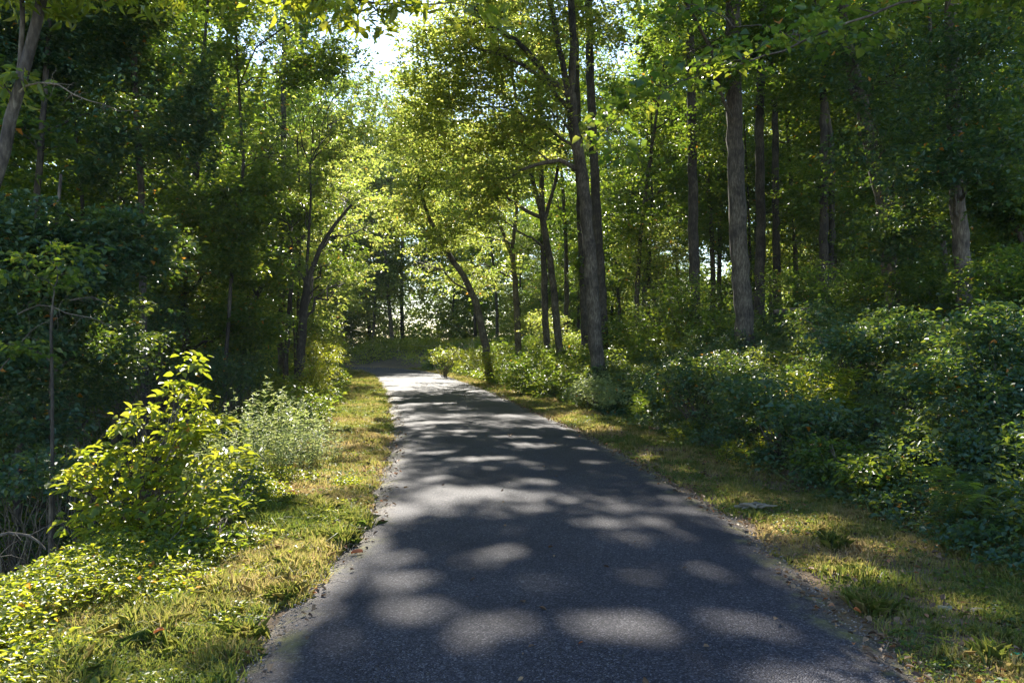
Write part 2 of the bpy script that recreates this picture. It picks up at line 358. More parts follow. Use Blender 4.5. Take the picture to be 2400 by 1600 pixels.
tag(obj("ground", gm), kind="structure")

def build_road():
    # centre line resampled
    P, _ = resample(np.c_[CD, np.zeros(len(CD))], 0.30); P = P[:, :2]
    P = P[(P[:, 1] > -12)]
    t = norm(np.gradient(P, axis=0)); nrm = np.stack([t[:, 1], -t[:, 0]], -1)
    off = np.linspace(-1, 1, 25); V_ = []; E = []
    d = np.arange(len(P)) * 0.30
    for i, o in enumerate(off):
        hw = 1.70 + 0.04 * wav(np.c_[d], 0.35, 21 + (o > 0)) + 0.035 * wav(np.c_[d], 1.1, 31 + (o > 0))
        s = o * hw
        z = 0.012 + 0.035 * (1 - o * o) - 0.035 * (abs(o) > 0.99)
        V_.append(np.c_[P + nrm * s[:, None], np.full(len(P), z)]); E.append(np.clip(1 - (hw - np.abs(s)) / 0.42, 0, 1))
    V_ = np.stack(V_, 1); E = np.stack(E, 1); n, k = V_.shape[:2]
    i = (np.arange(n - 1)[:, None] * k + np.arange(k - 1)[None]).ravel()
    f = np.stack([i, i + 1, i + k + 1, i + k], -1)
    o = obj("road", mesh_from("road", V_.reshape(-1, 3), f, 4, M_ROAD, {"edge": E.ravel()}, True))
    tag(o, kind="structure")
build_road()

# ------------------------------------------------------------------ where the sun comes through the canopy (x, y, z, rx, ry)
def tube(px, py, rx, ry, z=0.0):
    D = F * (HC - z) / (py / 0.98 - 800); X_ = (px / 0.98 - 1200) / F * D; TUBES.append((X_, D, z, rx, ry))
TUBES += [(-2.4, 4.0, 0, 1.5, .8), (-2.2, 5.4, 0, 1.0, .7), (-2.9, 4.7, 0.1, 1.7, 1.2), (-3.3, 6.0, 0.3, 0.7, 1.3), (-3.4, 7.6, 1.0, 0.9, 1.2), (-3.4, 10.5, 0.7, 1.3, 1.5), (-3.1, 12.2, 0.0, 1.0, 0.8),
          (-4.8, 21.5, 1.0, 1.2, 1.8), (-3.9, 17.0, 0.0, 1.0, 1.0), (-5.0, 25.0, 0.0, 1.2, 1.2), (-6.5, 32.0, 0.0, 1.5, 2)]
for a in [(960, 1350, .30, .16), (1110, 1305, .22, .10), (1160, 1470, .25, .14), (1420, 1460, .28, .18), (1740, 1450, .26, .15), (1640, 1330, .2, .12),
          (1380, 1215, .25, .13), (1450, 1245, .2, .12), (1120, 1060, .5, .18), (1000, 1045, .4, .2), (1050, 1150, .3, .12), (930, 1420, .22, .15),
          (1250, 1350, .2, .1), (1190, 1010, .6, .2), (1010, 975, .7, .25), (980, 930, .9, .4), (940, 885, 1.0, 1.0), (1600, 1180, .2, .12), (1800, 1215, .4, .25),
          (1300, 960, .6, .35), (1350, 985, .6, .35), (1950, 1320, .35, .25), (2290, 1510, .15, .12), (1470, 1350, .2, .1)]:
    _f = 1.25 if a[1] > 1200 else .95
    tube(a[0], a[1], a[2] * _f, a[3] * _f)
_r = np.random.default_rng(78)
for _k in range(110):
    _y = 3.6 + 14 * _r.random() ** 1.5; TUBES.append((0.2 - .02 * _y + _r.uniform(-2.0, 2.4), _y, 0, _r.uniform(.09, .20), _r.uniform(.07, .15)))
_r = np.random.default_rng(77)
for _y in [5.6, 6.6, 7.6, 8.4, 10.6, 11.6, 12.6, 13.6, 15.2, 16.4, 17.4, 19.0, 20.2, 22.4, 23.6, 26, 28, 31]:
    TUBES.append((float(np.interp(_y, CL[:, 1][:12], CL[:, 0][:12])) - 2.5 + _r.normal() * .3, _y, 0, .75, .40 + .01 * _y))
for _y in [4.9, 6.3, 8.2, 11.2, 15.5, 17, 19.5, 23]:
    TUBES.append((float(np.interp(_y, CL[:, 1][:12], CL[:, 0][:12])) + 2.4 + _r.normal() * .3, _y, 0, .4, .16 + .01 * _y))
for _k in range(90):
    TUBES.append((_r.uniform(-11, -3.2), _r.uniform(10, 36), _r.uniform(0, 10), _r.uniform(.35, 1.1), _r.uniform(.4, 1.3)))
for _k in range(48):
    _y = _r.uniform(6, 24); TUBES.append((np.interp(_y, [6, 24], [3.5, 1.5]) + _r.uniform(.2, 4.5), _y, _r.uniform(.3, 2.5), _r.uniform(.2, .8), _r.uniform(.3, .9)))
for _k in range(34):
    TUBES.append((_r.uniform(-5.5, 2.5), _r.uniform(20, 33), _r.uniform(6, 13), _r.uniform(.3, .6), _r.uniform(.3, .6)))
TUBES += [(-1.7, 7.0, 4.4, 1.6, .6), (1.2, 9.2, 4.2, 1.0, .5), (2.6, 9.3, 4.9, .9, .4)]
# ------------------------------------------------------------------ trees
def make_tree(name, label, cat, stems, blobs, rng, mat=None, bark=None, L=0.09, rad=0.5, per=36, group=None, limbs=(), twigs=7,
              gap=-0.35, hi=False, tint=0.0, up=1.1, asp=0.6, docarve=True, loc=None):
    mat = mat or M_LEAF; bark = bark or M_BARK
    base = stems[0][0][0] if loc is None else loc
    root = thing(name, label, cat, base, group)
    main, mr = stems[0][0], stems[0][1]
    tb = TB()
    for si, (p, r) in enumerate(stems):
        q, t = resample(p, 0.30 if si == 0 else 0.35); rr = np.interp(t, np.linspace(0, 1, len(r)), r)
        if si == 0:
            h = q[:, 2] - q[0, 2]; rr = rr * (1 + 0.55 * np.exp(-np.maximum(h, 0) / 0.28))
        q[1:-1] += rng.normal(size=(len(q) - 2, 3)) * np.minimum(0.012, rr[1:-1, None] * 0.12)
        tb.add(q, rr, 12 if rr[0] > 0.06 else 8, 0.035, rng)
    obj("trunk", tb.mesh("trunk", bark, base), root)
    for (p, r) in limbs:
        tl = TB(); q, t = resample(p, 0.2); q[1:-1] += rng.normal(size=(len(q) - 2, 3)) * 0.012
        tl.add(q, np.interp(t, np.linspace(0, 1, len(r)), r), 8, 0.05, rng)
        obj("limb", tl.mesh("limb", bark, base), root)
    high = [b[:3] for b in blobs if len(b) > 3]; low = [(b[0], b[1], int(b[2] * (1 if hi else DENS * (0.78 if mat is M_YEL else 1.2 if mat is M_DARK else 1.25)))) for b in blobs if len(b) == 3]
    cm, C, I = crown_mesh(low or high, rng, mat, L=L if hi else L * LS, rad=rad, per=per, gap=gap, hi=hi, tint=tint, up=up, asp=asp, docarve=docarve, org=base)
    hm = None; blobs = low or high
    if high and low:
        hm, C2, I2 = crown_mesh(high, rng, mat, L=0.15, rad=0.45, per=26, gap=-0.18, tint=tint, up=up, docarve=docarve, org=base)
        C = np.vstack([C, C2]); I = np.r_[I, I2 + len(low)]; blobs = low + high
    allp = np.vstack([resample(p, 0.3)[0] for p, r in list(stems) + list(limbs)])
    allr = np.concatenate([np.interp(resample(p, 0.3)[1], np.linspace(0, 1, len(r)), r) for p, r in list(stems) + list(limbs)])
    for bi, (c, r, n) in enumerate(blobs):
        Cb = C[I == bi]
        if len(Cb) == 0: continue
        c = np.asarray(c, float)
        hd = np.linalg.norm(allp[:, :2] - c[:2], axis=1); dz = c[2] - allp[:, 2]
        cost = hd + 1.5 * np.abs(dz - 0.45 * hd)
        k = int(np.argmin(cost)); a = allp[k]; r0 = min(allr[k] * 0.55, 0.045, 0.02 + 0.016 * float(np.linalg.norm(c - a)) ** 0.8)
        path = bend(a, c, rng, 9, 0.06, 0.035); tw = TB(); tw.add(path, np.linspace(r0, max(0.008, r0 * 0.3), 9), 7, 0.05, rng)
        m = min(len(Cb), max(4, int(twigs * (np.prod(r) ** (1 / 3)) / 1.2)))
        for tgt in Cb[rng.choice(len(Cb), m, replace=False)]:
            j = rng.integers(3, 9); rr = max(0.006, r0 * (1 - j / 9 * 0.7) * 0.55)
            tp = bend(path[j], tgt, rng, 6, 0.05, 0.06); tw.add(tp, np.linspace(rr, 0.004, 6), 5)
        obj("branch", tw.mesh("branch", bark, base), root)
    obj("crown", cm, root)
    if hm: obj("upper_shade_crown", hm, root)  # high leaves, largely added out of view for their shade
    return root
def stemV(D, pts, w0, w1, H=None, down=True, D2=None):
    """trunk path through view points, carried down to the ground and up to height H"""
    n = len(pts); D2 = D if D2 is None else D2
    P = np.array([V(x, y, D + (D2 - D) * i / max(1, n - 1)) for i, (x, y) in enumerate(pts)])
    m = 1 / 0.98 / F * D / 2; r = list(np.linspace(w0 * m, w1 * m, n))
    if down:
        d = P[0] - P[1]; z = g1(P[0][0], P[0][1]) - 0.12
        if P[0][2] > z + 0.15:
            k = (P[0][2] - z) / max(0.3, -d[2] / 1.0) * 0.6; b = P[0] + d * k * np.array([1, 1, 0]) * 0.8; b[2] = z
            P = np.vstack([b, P]); r = [r[0] * 1.08] + r
        else: P[0][2] = z
    if H is not None and H > P[-1][2] + 0.5:
        d = P[-1] - P[-2]; d = d / max(0.1, d[2]); d[:2] = np.clip(d[:2], -0.25, 0.25)
        e = P[-1] + d * (H - P[-1][2]) * np.array([0.6, 0.6, 1]); P = np.vstack([P, (P[-1] + e) / 2, e]); r += [r[-1] * 0.62, r[-1] * 0.2]
    return P, r
def limbV(D, pts, w0, w1, D2=None):
    return stemV(D, pts, w0, w1, None, False, D2)
def bl(px, py, D, rx, ry, n, rd=None):
    """blob of leaves: centre in the view, radii in view px, depth radius in m"""
    m = 1 / 0.98 / F * D
    return (V(px, py, D), (rx * m, rd if rd else max(rx, ry) * m * 0.8, ry * m), n)
def bw(x, y, z, rx, ry, rz, n): return (np.array([x, y, z], float), (rx, ry, rz), int(n * CANOPY), True)  # high leaf blob; many are added above the frame to shade the road
CANOPY = 2.7; DENS = 1.25; LS = 1.2
R = lambda s: np.random.default_rng(s)

# --- right of the road
make_tree("leaning_tree", "tall grey trunk leaning left over the right verge, forking high up", "tree",
    [stemV(22, [(1372, 838), (1356, 600), (1338, 400), (1318, 300), (1310, 215)], 33, 24),
     stemV(22, [(1310, 215), (1318, 120), (1310, 0)], 18, 13, 20, False), stemV(22, [(1308, 225), (1285, 110), (1262, 0)], 15, 11, 18, False)],
    [bl(1150, 110, 22, 150, 110, 9000, 2.2), bl(1060, 240, 23, 140, 110, 8000, 2.2), bl(1290, 40, 23, 130, 110, 7000, 2.5), bl(1180, 330, 23, 120, 70, 4500, 2),
     bl(1120, 430, 22, 110, 60, 4200, 1.8), bl(985, 190, 23, 95, 100, 5500, 2.0), bl(960, 310, 25, 90, 80, 4500, 2.0), bl(1230, 230, 21, 90, 70, 2600, 1.6), bl(1010, 60, 23, 110, 70, 4500, 2.0), bw(-1.5, 20, 14.2, 3.5, 3.5, 2.3, 9000), bw(-2.0, 22.5, 13.1, 3.2, 1.8, 1.1, 7000), bw(2.0, 23, 17, 3.5, 3.5, 2.5, 8000), bw(3.5, 20, 13.8, 2.8, 2.8, 2, 5000), bw(-3.5, 22, 15.3, 2.6, 2.2, 1.6, 3500)],
    R(101), M_YEL, M_BARKG, L=0.095, rad=0.45,
    limbs=[limbV(22, [(1312, 225), (1260, 180), (1190, 95), (1120, 60), (1060, 50)], 17, 7),
           limbV(22, [(1316, 260), (1235, 170), (1160, 130), (1090, 110)], 12, 5),
           limbV(22, [(1332, 392), (1285, 368), (1225, 378), (1175, 405), (1120, 425)], 12, 4)])
make_tree("straight_tree", "dark straight trunk standing just behind the leaning grey trunk", "tree",
    [stemV(27, [(1386, 790), (1378, 600), (1366, 400), (1357, 200), (1352, 0)], 23, 17, 20)],
    [bl(1400, 60, 27, 120, 110, 5500, 2.5), bw(1.2, 27, 17, 3.5, 3.5, 2.6, 7000), bl(1330, 300, 28, 60, 60, 1200, 1.2), bw(3.6, 26, 14.5, 2.5, 2.5, 2, 3500)],
    R(102), M_YEL, M_BARKD, L=0.10)
make_tree("straight_tree", "dark vine covered trunk showing left of the leaning grey trunk", "tree",
    [stemV(29, [(1348, 800), (1340, 600), (1333, 430), (1325, 250)], 24, 16, 19)],
    [bw(1.0, 31, 16, 3.2, 3, 2.5, 5000), bl(1338, 560, 29, 18, 120, 1600, 0.35), bl(1290, 330, 29, 90, 70, 2500, 1.6)], R(103), M_LEAF, M_BARKD, L=0.10, rad=0.35)
make_tree("forked_tree", "grey trunk with a wide fork at mid height, right of the road beyond the verge", "tree",
    [stemV(30, [(1285, 800), (1264, 600), (1243, 485)], 17, 14), stemV(30, [(1243, 485), (1222, 410), (1200, 330)], 12, 7, 15, False),
     stemV(30, [(1250, 510), (1275, 420), (1292, 330)], 9, 6, 14, False)],
    [bl(1200, 300, 30, 110, 80, 4500, 2), bl(1140, 400, 30, 110, 80, 4500, 2), bl(1280, 300, 31, 80, 80, 2500, 2), bl(1110, 490, 29, 80, 40, 1800, 1.3), bw(-0.5, 30, 14, 3, 3, 2.4, 5000)],
    R(104), M_YEL, M_BARKG, L=0.10, limbs=[limbV(30, [(1244, 500), (1205, 482), (1165, 455), (1120, 400)], 10, 4)])
make_tree("slim_tree", "slim trunk parallel to the forked trunk and touching it below", "tree",
    [stemV(32, [(1256, 800), (1250, 650), (1247, 520), (1240, 300)], 15, 10, 16)], [bw(1.2, 33, 14, 3, 3, 2.5, 4500), bl(1220, 560, 32, 50, 40, 800, 1)], R(105), M_LEAF, M_BARKG, L=0.11)
make_tree("leaning_tree", "bowed trunk arching left above the road bend", "tree",
    [stemV(33, [(1116, 795), (1092, 690), (1066, 635), (1030, 585), (1008, 540), (985, 500)], 18, 10)],
    [bl(960, 440, 33, 130, 80, 6500, 2.4), bl(1040, 540, 33, 80, 50, 2200, 1.6), bl(930, 330, 34, 110, 90, 6500, 2.4), bl(1000, 230, 34, 110, 90, 6500, 2.4), bl(900, 500, 35, 90, 50, 2600, 2), bl(950, 600, 36, 80, 50, 2000, 2), bl(1040, 350, 31, 110, 80, 4500, 2.2), bl(1010, 530, 31, 70, 50, 2200, 1.3), bl(890, 270, 35, 60, 50, 1800, 1.6)],
    R(106), M_YEL, M_BARK, L=0.11, rad=0.5, limbs=[limbV(33, [(990, 510), (965, 440), (950, 340), (960, 240)], 9, 4)])
make_tree("forked_tree", "slender trunk branching like a candelabrum between bowed and forked trunks", "tree",
    [stemV(36, [(1190, 780), (1183, 650), (1176, 580)], 15, 12), stemV(36, [(1176, 580), (1185, 500), (1190, 430)], 9, 6, 13, False), stemV(36, [(1176, 590), (1150, 520), (1110, 455)], 9, 5, None, False)],
    [bl(1110, 420, 36, 110, 60, 3200, 2), bl(1190, 400, 36, 80, 60, 2400, 2), bl(1060, 550, 36, 100, 40, 2000, 1.6), bl(1100, 640, 36, 100, 50, 2200, 1.6), bl(1183, 660, 36, 18, 90, 900, .4)],
    R(107), M_YEL, M_BARK, L=0.11, limbs=[limbV(36, [(1176, 560), (1120, 545), (1060, 545)], 5, 2), limbV(36, [(1180, 640), (1110, 605), (1030, 640)], 5, 2)])
make_tree("straight_tree", "thick pale trunk standing on the right bank, widest in view", "tree",
    [stemV(19, [(1712, 772), (1698, 600), (1690, 400), (1686, 200), (1684, 0)], 40, 27, 21)],
    [bl(1620, 90, 18, 130, 110, 6000, 1.8), bl(1760, 60, 18, 110, 110, 5000, 1.8), bw(4.5, 18, 15, 3.6, 3.2, 2.6, 8000), bw(6, 21, 18, 3.2, 3.2, 2.4, 5000), bw(2.6, 16, 12, 2.5, 2.5, 1.8, 5500), bw(1.0, 13, 10, 2.0, 2.2, 1.4, 3500)],
    R(108), M_LEAF, M_BARKG, L=0.10)
make_tree("straight_tree", "straight dark trunk halfway between leaning and thick trunks", "tree",
    [stemV(26, [(1597, 745), (1592, 500), (1590, 300), (1584, 0)], 24, 17, 20)],
    [bl(1540, 40, 26, 110, 80, 3000, 2), bw(5.6, 27, 17, 3.2, 3.2, 2.6, 6000), bl(1620, 300, 26, 70, 90, 1500, 1.5)], R(109), M_LEAF, M_BARKD, L=0.10)
make_tree("straight_tree", "slim dark trunk close right of the thick pale trunk", "tree",
    [stemV(27, [(1745, 720), (1747, 500), (1744, 300), (1752, 0)], 22, 17, 19)],
    [bl(1800, 160, 27, 110, 110, 3500, 2), bw(8.5, 28, 16, 3.2, 3.2, 2.6, 6000)], R(110), M_LEAF, M_BARKD, L=0.10)
make_tree("slim_tree", "second slim trunk right of the thick pale trunk, set farther back", "tree",
    [stemV(31, [(1786, 720), (1782, 500), (1780, 280), (1776, 100)], 18, 13, 17)],
    [bl(1850, 60, 31, 120, 80, 2500, 2), bw(9.5, 32, 15, 3, 3, 2.6, 4500)], R(111), M_LEAF, M_BARKD, L=0.11)
make_tree("twin_tree", "pair of dark trunks rising close together among the right hand leaves", "tree",
    [stemV(25, [(1893, 700), (1892, 500), (1893, 330), (1888, 100)], 20, 14, 18), stemV(25.4, [(1908, 700), (1910, 500), (1912, 350), (1880, 120)], 15, 10, 17)],
    [bl(1900, 130, 24, 130, 100, 4500, 2), bl(1850, 420, 25, 60, 80, 1400, 1.3), bw(9.6, 25, 15, 3.2, 3, 2.6, 5000)], R(112), M_LEAF, M_BARKD, L=0.10)
make_tree("straight_tree", "broad dark trunk half hidden by leaves, tilting right on the bank", "tree",
    [stemV(18, [(2050, 690), (2032, 480), (2000, 330), (1962, 180), (1930, 0)], 34, 24, 19)],
    [bl(2010, 330, 16.5, 130, 120, 2000, 1.6), bl(1950, 110, 16, 130, 100, 1500, 1.6), bl(2080, 520, 17, 110, 80, 2500, 1.4), bw(8, 17, 14, 3.2, 3, 2.4, 7000), bl(2080, 150, 17, 120, 120, 1300, 1.6)],
    R(113), M_DARK, M_BARK, L=0.09)
make_tree("straight_tree", "grey ridged trunk standing highest on the bank at far right", "tree",
    [stemV(16, [(2212, 608), (2198, 450), (2190, 250), (2186, 0)], 34, 24, 18)],
    [bl(2200, 190, 14.5, 120, 120, 1500, 1.4), bl(2310, 320, 14, 110, 160, 2500, 1.4), bl(2290, 60, 14, 140, 100, 1700, 1.5), bl(2150, 380, 14.5, 90, 60, 1300, 1.0), bw(8.5, 15, 12, 3, 2.8, 2.2, 6000), bw(6.5, 13.5, 10.5, 2.5, 2.2, 1.6, 4000)],
    R(114), M_DARK, M_BARKG, L=0.085)
make_tree("slim_tree", "thin dark trunk slanting between the two broad right hand trunks", "tree",
    [stemV(22, [(2172, 600), (2160, 500), (2145, 420), (2140, 250)], 12, 8, 14)], [bl(2140, 300, 22, 110, 110, 3500, 1.6), bl(2150, 480, 22, 90, 60, 1800, 1.4)], R(115), M_LEAF, M_BARKD, L=0.10)
make_tree("slim_tree", "dark stem leaning left at the right edge of the wood", "tree",
    [stemV(17, [(2352, 560), (2310, 470), (2262, 400), (2235, 360)], 15, 8)], [bl(2290, 440, 17, 90, 60, 3000, 1.2), bl(2230, 360, 17, 90, 60, 3000, 1.2), bl(2380, 500, 17, 90, 80, 3000, 1.2)], R(116), M_LEAF, M_BARKD, L=0.09)
# near tree outside the frame whose bough reaches in with big leaves
make_tree("broadleaf_tree", "bough of big pale leaves hanging in front of the tall trunks", "tree",
    [stemV(9, [(2720, 900), (2700, 400), (2690, 0)], 90, 60, 13)],
    [bl(1395, 300, 9, 45, 60, 90, .3), bl(1440, 235, 9, 60, 40, 80, .3), bl(1520, 200, 9, 70, 60, 90, .35), bl(1600, 150, 9, 80, 70, 100, .4), bl(1700, 130, 9, 90, 60, 110, .5), bl(1830, 80, 9.3, 120, 60, 160, .6),
     bl(1470, 350, 9.5, 60, 25, 40, .3), bl(1960, 30, 9.5, 150, 60, 300, .8), bl(2300, -60, 9.5, 200, 60, 900, 1), bl(1560, 20, 9.5, 120, 40, 90, .5), bw(4, 10, 8.5, 2.5, 2, 1.2, 2500)],
    R(117), M_LEAF, M_BARKG, L=0.105, rad=0.25, per=8, hi=True, asp=0.85, gap=-9, tint=0.1,
    limbs=[limbV(9, [(2695, 250), (2400, -40), (2060, 10), (1745, 134), (1560, 190), (1450, 230), (1392, 300)], 10, 2)])

# --- left of the road
make_tree("tall_tree", "tall dark trunked tree rising behind the left wood near the sky gap", "tree",
    [stemV(38, [(470, 780), (480, 500), (500, 200)], 13, 9, 21)],
    [bl(470, 200, 38, 120, 110, 5000, 3), bw(-9, 38, 19, 3.5, 3.5, 3, 9000)], R(219), M_LEAF, M_BARKD, L=0.12)
make_tree("leaning_tree", "lichen mottled trunk leaning in at the upper left corner with a bare branch", "tree",
    [stemV(7, [(-60, 560), (2, 370), (42, 205), (72, 100), (98, -20)], 32, 23, 7.5), stemV(7, [(34, 230), (52, 110), (50, -30)], 12, 9, 6.6, False)],
    [bl(740, 10, 7, 50, 35, 70, .3), bl(800, 35, 7, 45, 30, 60, .3), bl(870, 30, 7, 50, 25, 60, .3), bl(640, -20, 7, 80, 25, 120, .4), bl(930, 10, 7, 45, 25, 60, .3), bl(1090, 30, 7.2, 60, 18, 60, .3),
     bl(300, -80, 7, 300, 50, 900, .8), bl(60, 180, 7, 30, 22, 30, .2), bl(10, 200, 7, 20, 60, 60, .2), bl(30, -60, 6.8, 140, 60, 700, .8)],
    R(201), M_BUSH, M_BARKG, L=0.115, rad=0.2, per=9, hi=True, asp=0.42, gap=-9, up=0.25, twigs=4,
    limbs=[limbV(7, [(98, -20), (260, -90), (480, -60), (680, -10), (860, 5), (1090, 15)], 17, 2)])
def bare_branch():
    r = R(202); root = thing("dead_branch", "bare pale twiggy branch reaching right from the upper left trunk", "branch", V(44, 205, 7))
    o = V(44, 205, 7); tb = TB()
    p = np.array([V(x, y, 6.9) for x, y in [(44, 212), (62, 196), (96, 190), (135, 195), (170, 218), (205, 232), (240, 240), (272, 256), (300, 254)]])
    q, t = resample(p, 0.04); tb.add(q, np.interp(t, [0, 1], [0.011, 0.002]), 6)
    for k in range(16):
        i = r.integers(4, len(q) - 2); d = norm(r.normal(size=3) * [1, .6, .8] + [0.7, 0, 0.0]) * r.uniform(.05, .17); tb.add(bend(q[i], q[i] + d, r, 5, .1, .08), np.linspace(.0035, .001, 5), 4)
    p2 = np.array([V(x, y, 7.0) for x, y in [(96, 190), (130, 192), (168, 196)]]); tb.add(p2, [.006, .004, .002], 5)
    obj("twigs", tb.mesh("twigs", M_TWIG, o), root)
bare_branch()

make_tree("understory_tree", "dense blue green tree filling the lower left, nearest the ravine", "tree",
    [stemV(11, [(118, 960), (118, 750), (122, 600), (140, 400)], 13, 7)],
    [bl(120, 620, 11, 170, 110, 5500, 1.0), bl(300, 560, 11.5, 120, 90, 3200, .9), bl(40, 800, 11, 140, 110, 3800, .8), bl(250, 760, 12, 130, 110, 3500, .9), bl(20, 520, 10.5, 130, 80, 3000, .8), bl(60, 960, 11, 110, 70, 1600, .6)],
    R(203), M_DARK, M_BARK, L=0.075, rad=0.35, tint=0.0)
make_tree("understory_tree", "large dark leafy tree behind the lichen mottled corner trunk", "tree",
    [stemV(13, [(60, 700), (90, 400), (110, 100)], 20, 12, 12)],
    [bl(80, 330, 13, 190, 130, 7500, 1.2), bl(60, 90, 13, 200, 130, 8000, 1.3), bl(250, 250, 13.5, 140, 120, 5500, 1.2), bw(-7.5, 13, 9.5, 3, 2.5, 2, 7000), bw(-5, 12, 8.8, 2.2, 2, 1.4, 4500)],
    R(204), M_DARK, M_BARKD, L=0.08, rad=0.4)
make_tree("understory_tree", "tall dark crowned tree with stem showing at the top of the left wood", "tree",
    [stemV(15, [(330, 750), (322, 400), (310, 200), (305, 0)], 18, 13, 13)],
    [bl(300, 90, 15, 170, 130, 7500, 1.3), bl(430, 250, 15, 150, 110, 6000, 1.2), bl(330, 380, 15, 170, 80, 5000, 1.2), bw(-5.5, 15, 11, 3, 2.5, 2, 7500), bw(-3.3, 13, 9.5, 2, 2, 1.2, 3500)],
    R(205), M_DARK, M_BARKD, L=0.085, rad=0.42)
make_tree("understory_tree", "tree with sun flecked crown over the left verge near the sky gap", "tree",
    [stemV(18, [(520, 800), (535, 600), (560, 380), (545, 150)], 9, 6, 12)],
    [bl(520, 600, 17.3, 70, 60, 1800, .8), bl(545, 500, 17.3, 60, 60, 1800, .8), bl(560, 120, 18, 150, 140, 8000, 1.6), bl(690, 150, 18, 110, 140, 7500, 1.4), bl(640, 350, 18, 150, 90, 6000, 1.4), bl(500, 450, 18, 130, 70, 4500, 1.4), bw(-5.2, 18, 12.8, 3, 3, 2, 8000), bw(-2.6, 16, 11.3, 2.4, 2.4, 1.6, 5000), bw(-1.0, 14, 10.5, 2.0, 2.2, 1.4, 3500)],
    R(206), M_LEAF, M_BARKD, L=0.085, rad=0.42, tint=0.08)
make_tree("understory_tree", "spreading tree with tiered leaf sprays in the middle of the left wood", "tree",
    [stemV(20, [(430, 800), (418, 660), (432, 560), (450, 400)], 22, 14, 11)],
    [bl(430, 520, 20, 150, 60, 4500, 1.6), bl(560, 600, 19.5, 120, 60, 3800, 1.4), bl(420, 700, 20, 130, 60, 3500, 1.3), bl(570, 740, 19, 100, 60, 2800, 1.2), bl(320, 640, 20, 120, 60, 3000, 1.3)],
    R(207), M_LEAF, M_BARKD, L=0.085, rad=0.5, tint=0.05)
make_tree("slim_tree", "slanting dark stem rising right between the left wood and the forked roadside trunk", "tree",
    [stemV(25, [(560, 780), (575, 700), (618, 635), (652, 590), (700, 540)], 13, 7)],
    [bl(640, 500, 27, 90, 45, 2600, 1.2), bl(560, 640, 26, 60, 35, 1200, 1.0)], R(208), M_LEAF, M_BARKD, L=0.09)
make_tree("forked_tree", "dark forked trunk beside the left verge, nearest the bright roadside bush", "tree",
    [stemV(22, [(688, 842), (697, 720), (706, 640)], 22, 17), stemV(22, [(704, 650), (735, 570), (772, 510), (808, 470)], 13, 6, None, False), stemV(22, [(702, 660), (708, 560), (714, 460), (712, 380)], 8, 4, None, False)],
    [bl(850, 520, 24, 75, 28, 2000, 1.0), bl(790, 450, 24, 90, 50, 3600, 1.4), bl(730, 400, 24, 100, 70, 4200, 1.5), bl(770, 280, 24, 90, 110, 5500, 1.6), bl(760, 600, 26, 60, 30, 1200, .8), bl(750, 130, 24, 70, 80, 3800, 1.6), bl(825, 215, 24, 65, 60, 3000, 1.2), bl(785, 70, 24, 75, 80, 4400, 1.2), bl(800, 150, 23, 60, 60, 2600, 1.2), bl(815, 120, 24, 45, 60, 1800, 1.0), bl(600, 250, 22, 120, 110, 4500, 1.2), bl(625, 60, 24, 95, 80, 4500, 1.2), bl(540, 10, 21, 110, 60, 3500, 1.2), bl(850, 300, 25, 60, 60, 2600, 1.2), bl(670, 450, 25.5, 80, 40, 2200, 1.0), bl(790, 650, 25, 45, 20, 400, .7)],
    R(209), M_YEL, M_BARKD, L=0.095, rad=0.45, tint=-0.05, limbs=[limbV(22, [(700, 690), (715, 672), (733, 655)], 6, 3), limbV(22, [(700, 645), (682, 615), (668, 585)], 6, 3)])
make_tree("slim_tree", "thin dark trunk just left of the forked roadside trunk", "tree",
    [stemV(23, [(657, 830), (663, 730), (670, 640), (672, 560)], 13, 7)], [bl(660, 480, 25, 80, 55, 2600, 1.4), bl(640, 560, 25, 70, 35, 1200, 1.1), bl(600, 430, 25.5, 90, 60, 3000, 1.5)], R(210), M_LEAF, M_BARKD, L=0.095)
make_tree("slim_tree", "wavy pole thin stem between the two dark roadside trunks", "sapling",
    [stemV(25, [(678, 840), (675, 760), (668, 700), (676, 620)], 5, 3)], [bl(690, 620, 25, 45, 25, 600, .7)], R(211), M_LEAF, M_BARKD, L=0.09)
make_tree("straight_tree", "greyish trunk standing behind and left of the thin dark roadside trunk", "tree",
    [stemV(30, [(645, 800), (646, 700), (648, 600), (650, 450)], 15, 11, 19)], [bl(620, 500, 30, 90, 60, 2500, 1.8), bl(560, 350, 30, 130, 90, 5000, 2.2), bw(-8.5, 30, 13, 3.5, 3, 2.6, 6000), bw(-5.5, 28, 17.0, 2.5, 2.5, 1.8, 4000)], R(212), M_LEAF, M_BARK, L=0.10)
make_tree("straight_tree", "dark trunk deep in the left wood, leaning slightly right", "tree",
    [stemV(27, [(385, 800), (398, 680), (402, 560), (410, 400)], 22, 15, 14)], [bl(380, 480, 27, 150, 70, 3500, 2), bl(250, 420, 27, 150, 90, 4500, 2), bw(-12, 27, 12, 3.5, 3, 2.6, 6000), bl(450, 330, 27, 120, 80, 3500, 2)], R(213), M_LEAF, M_BARKD, L=0.10)

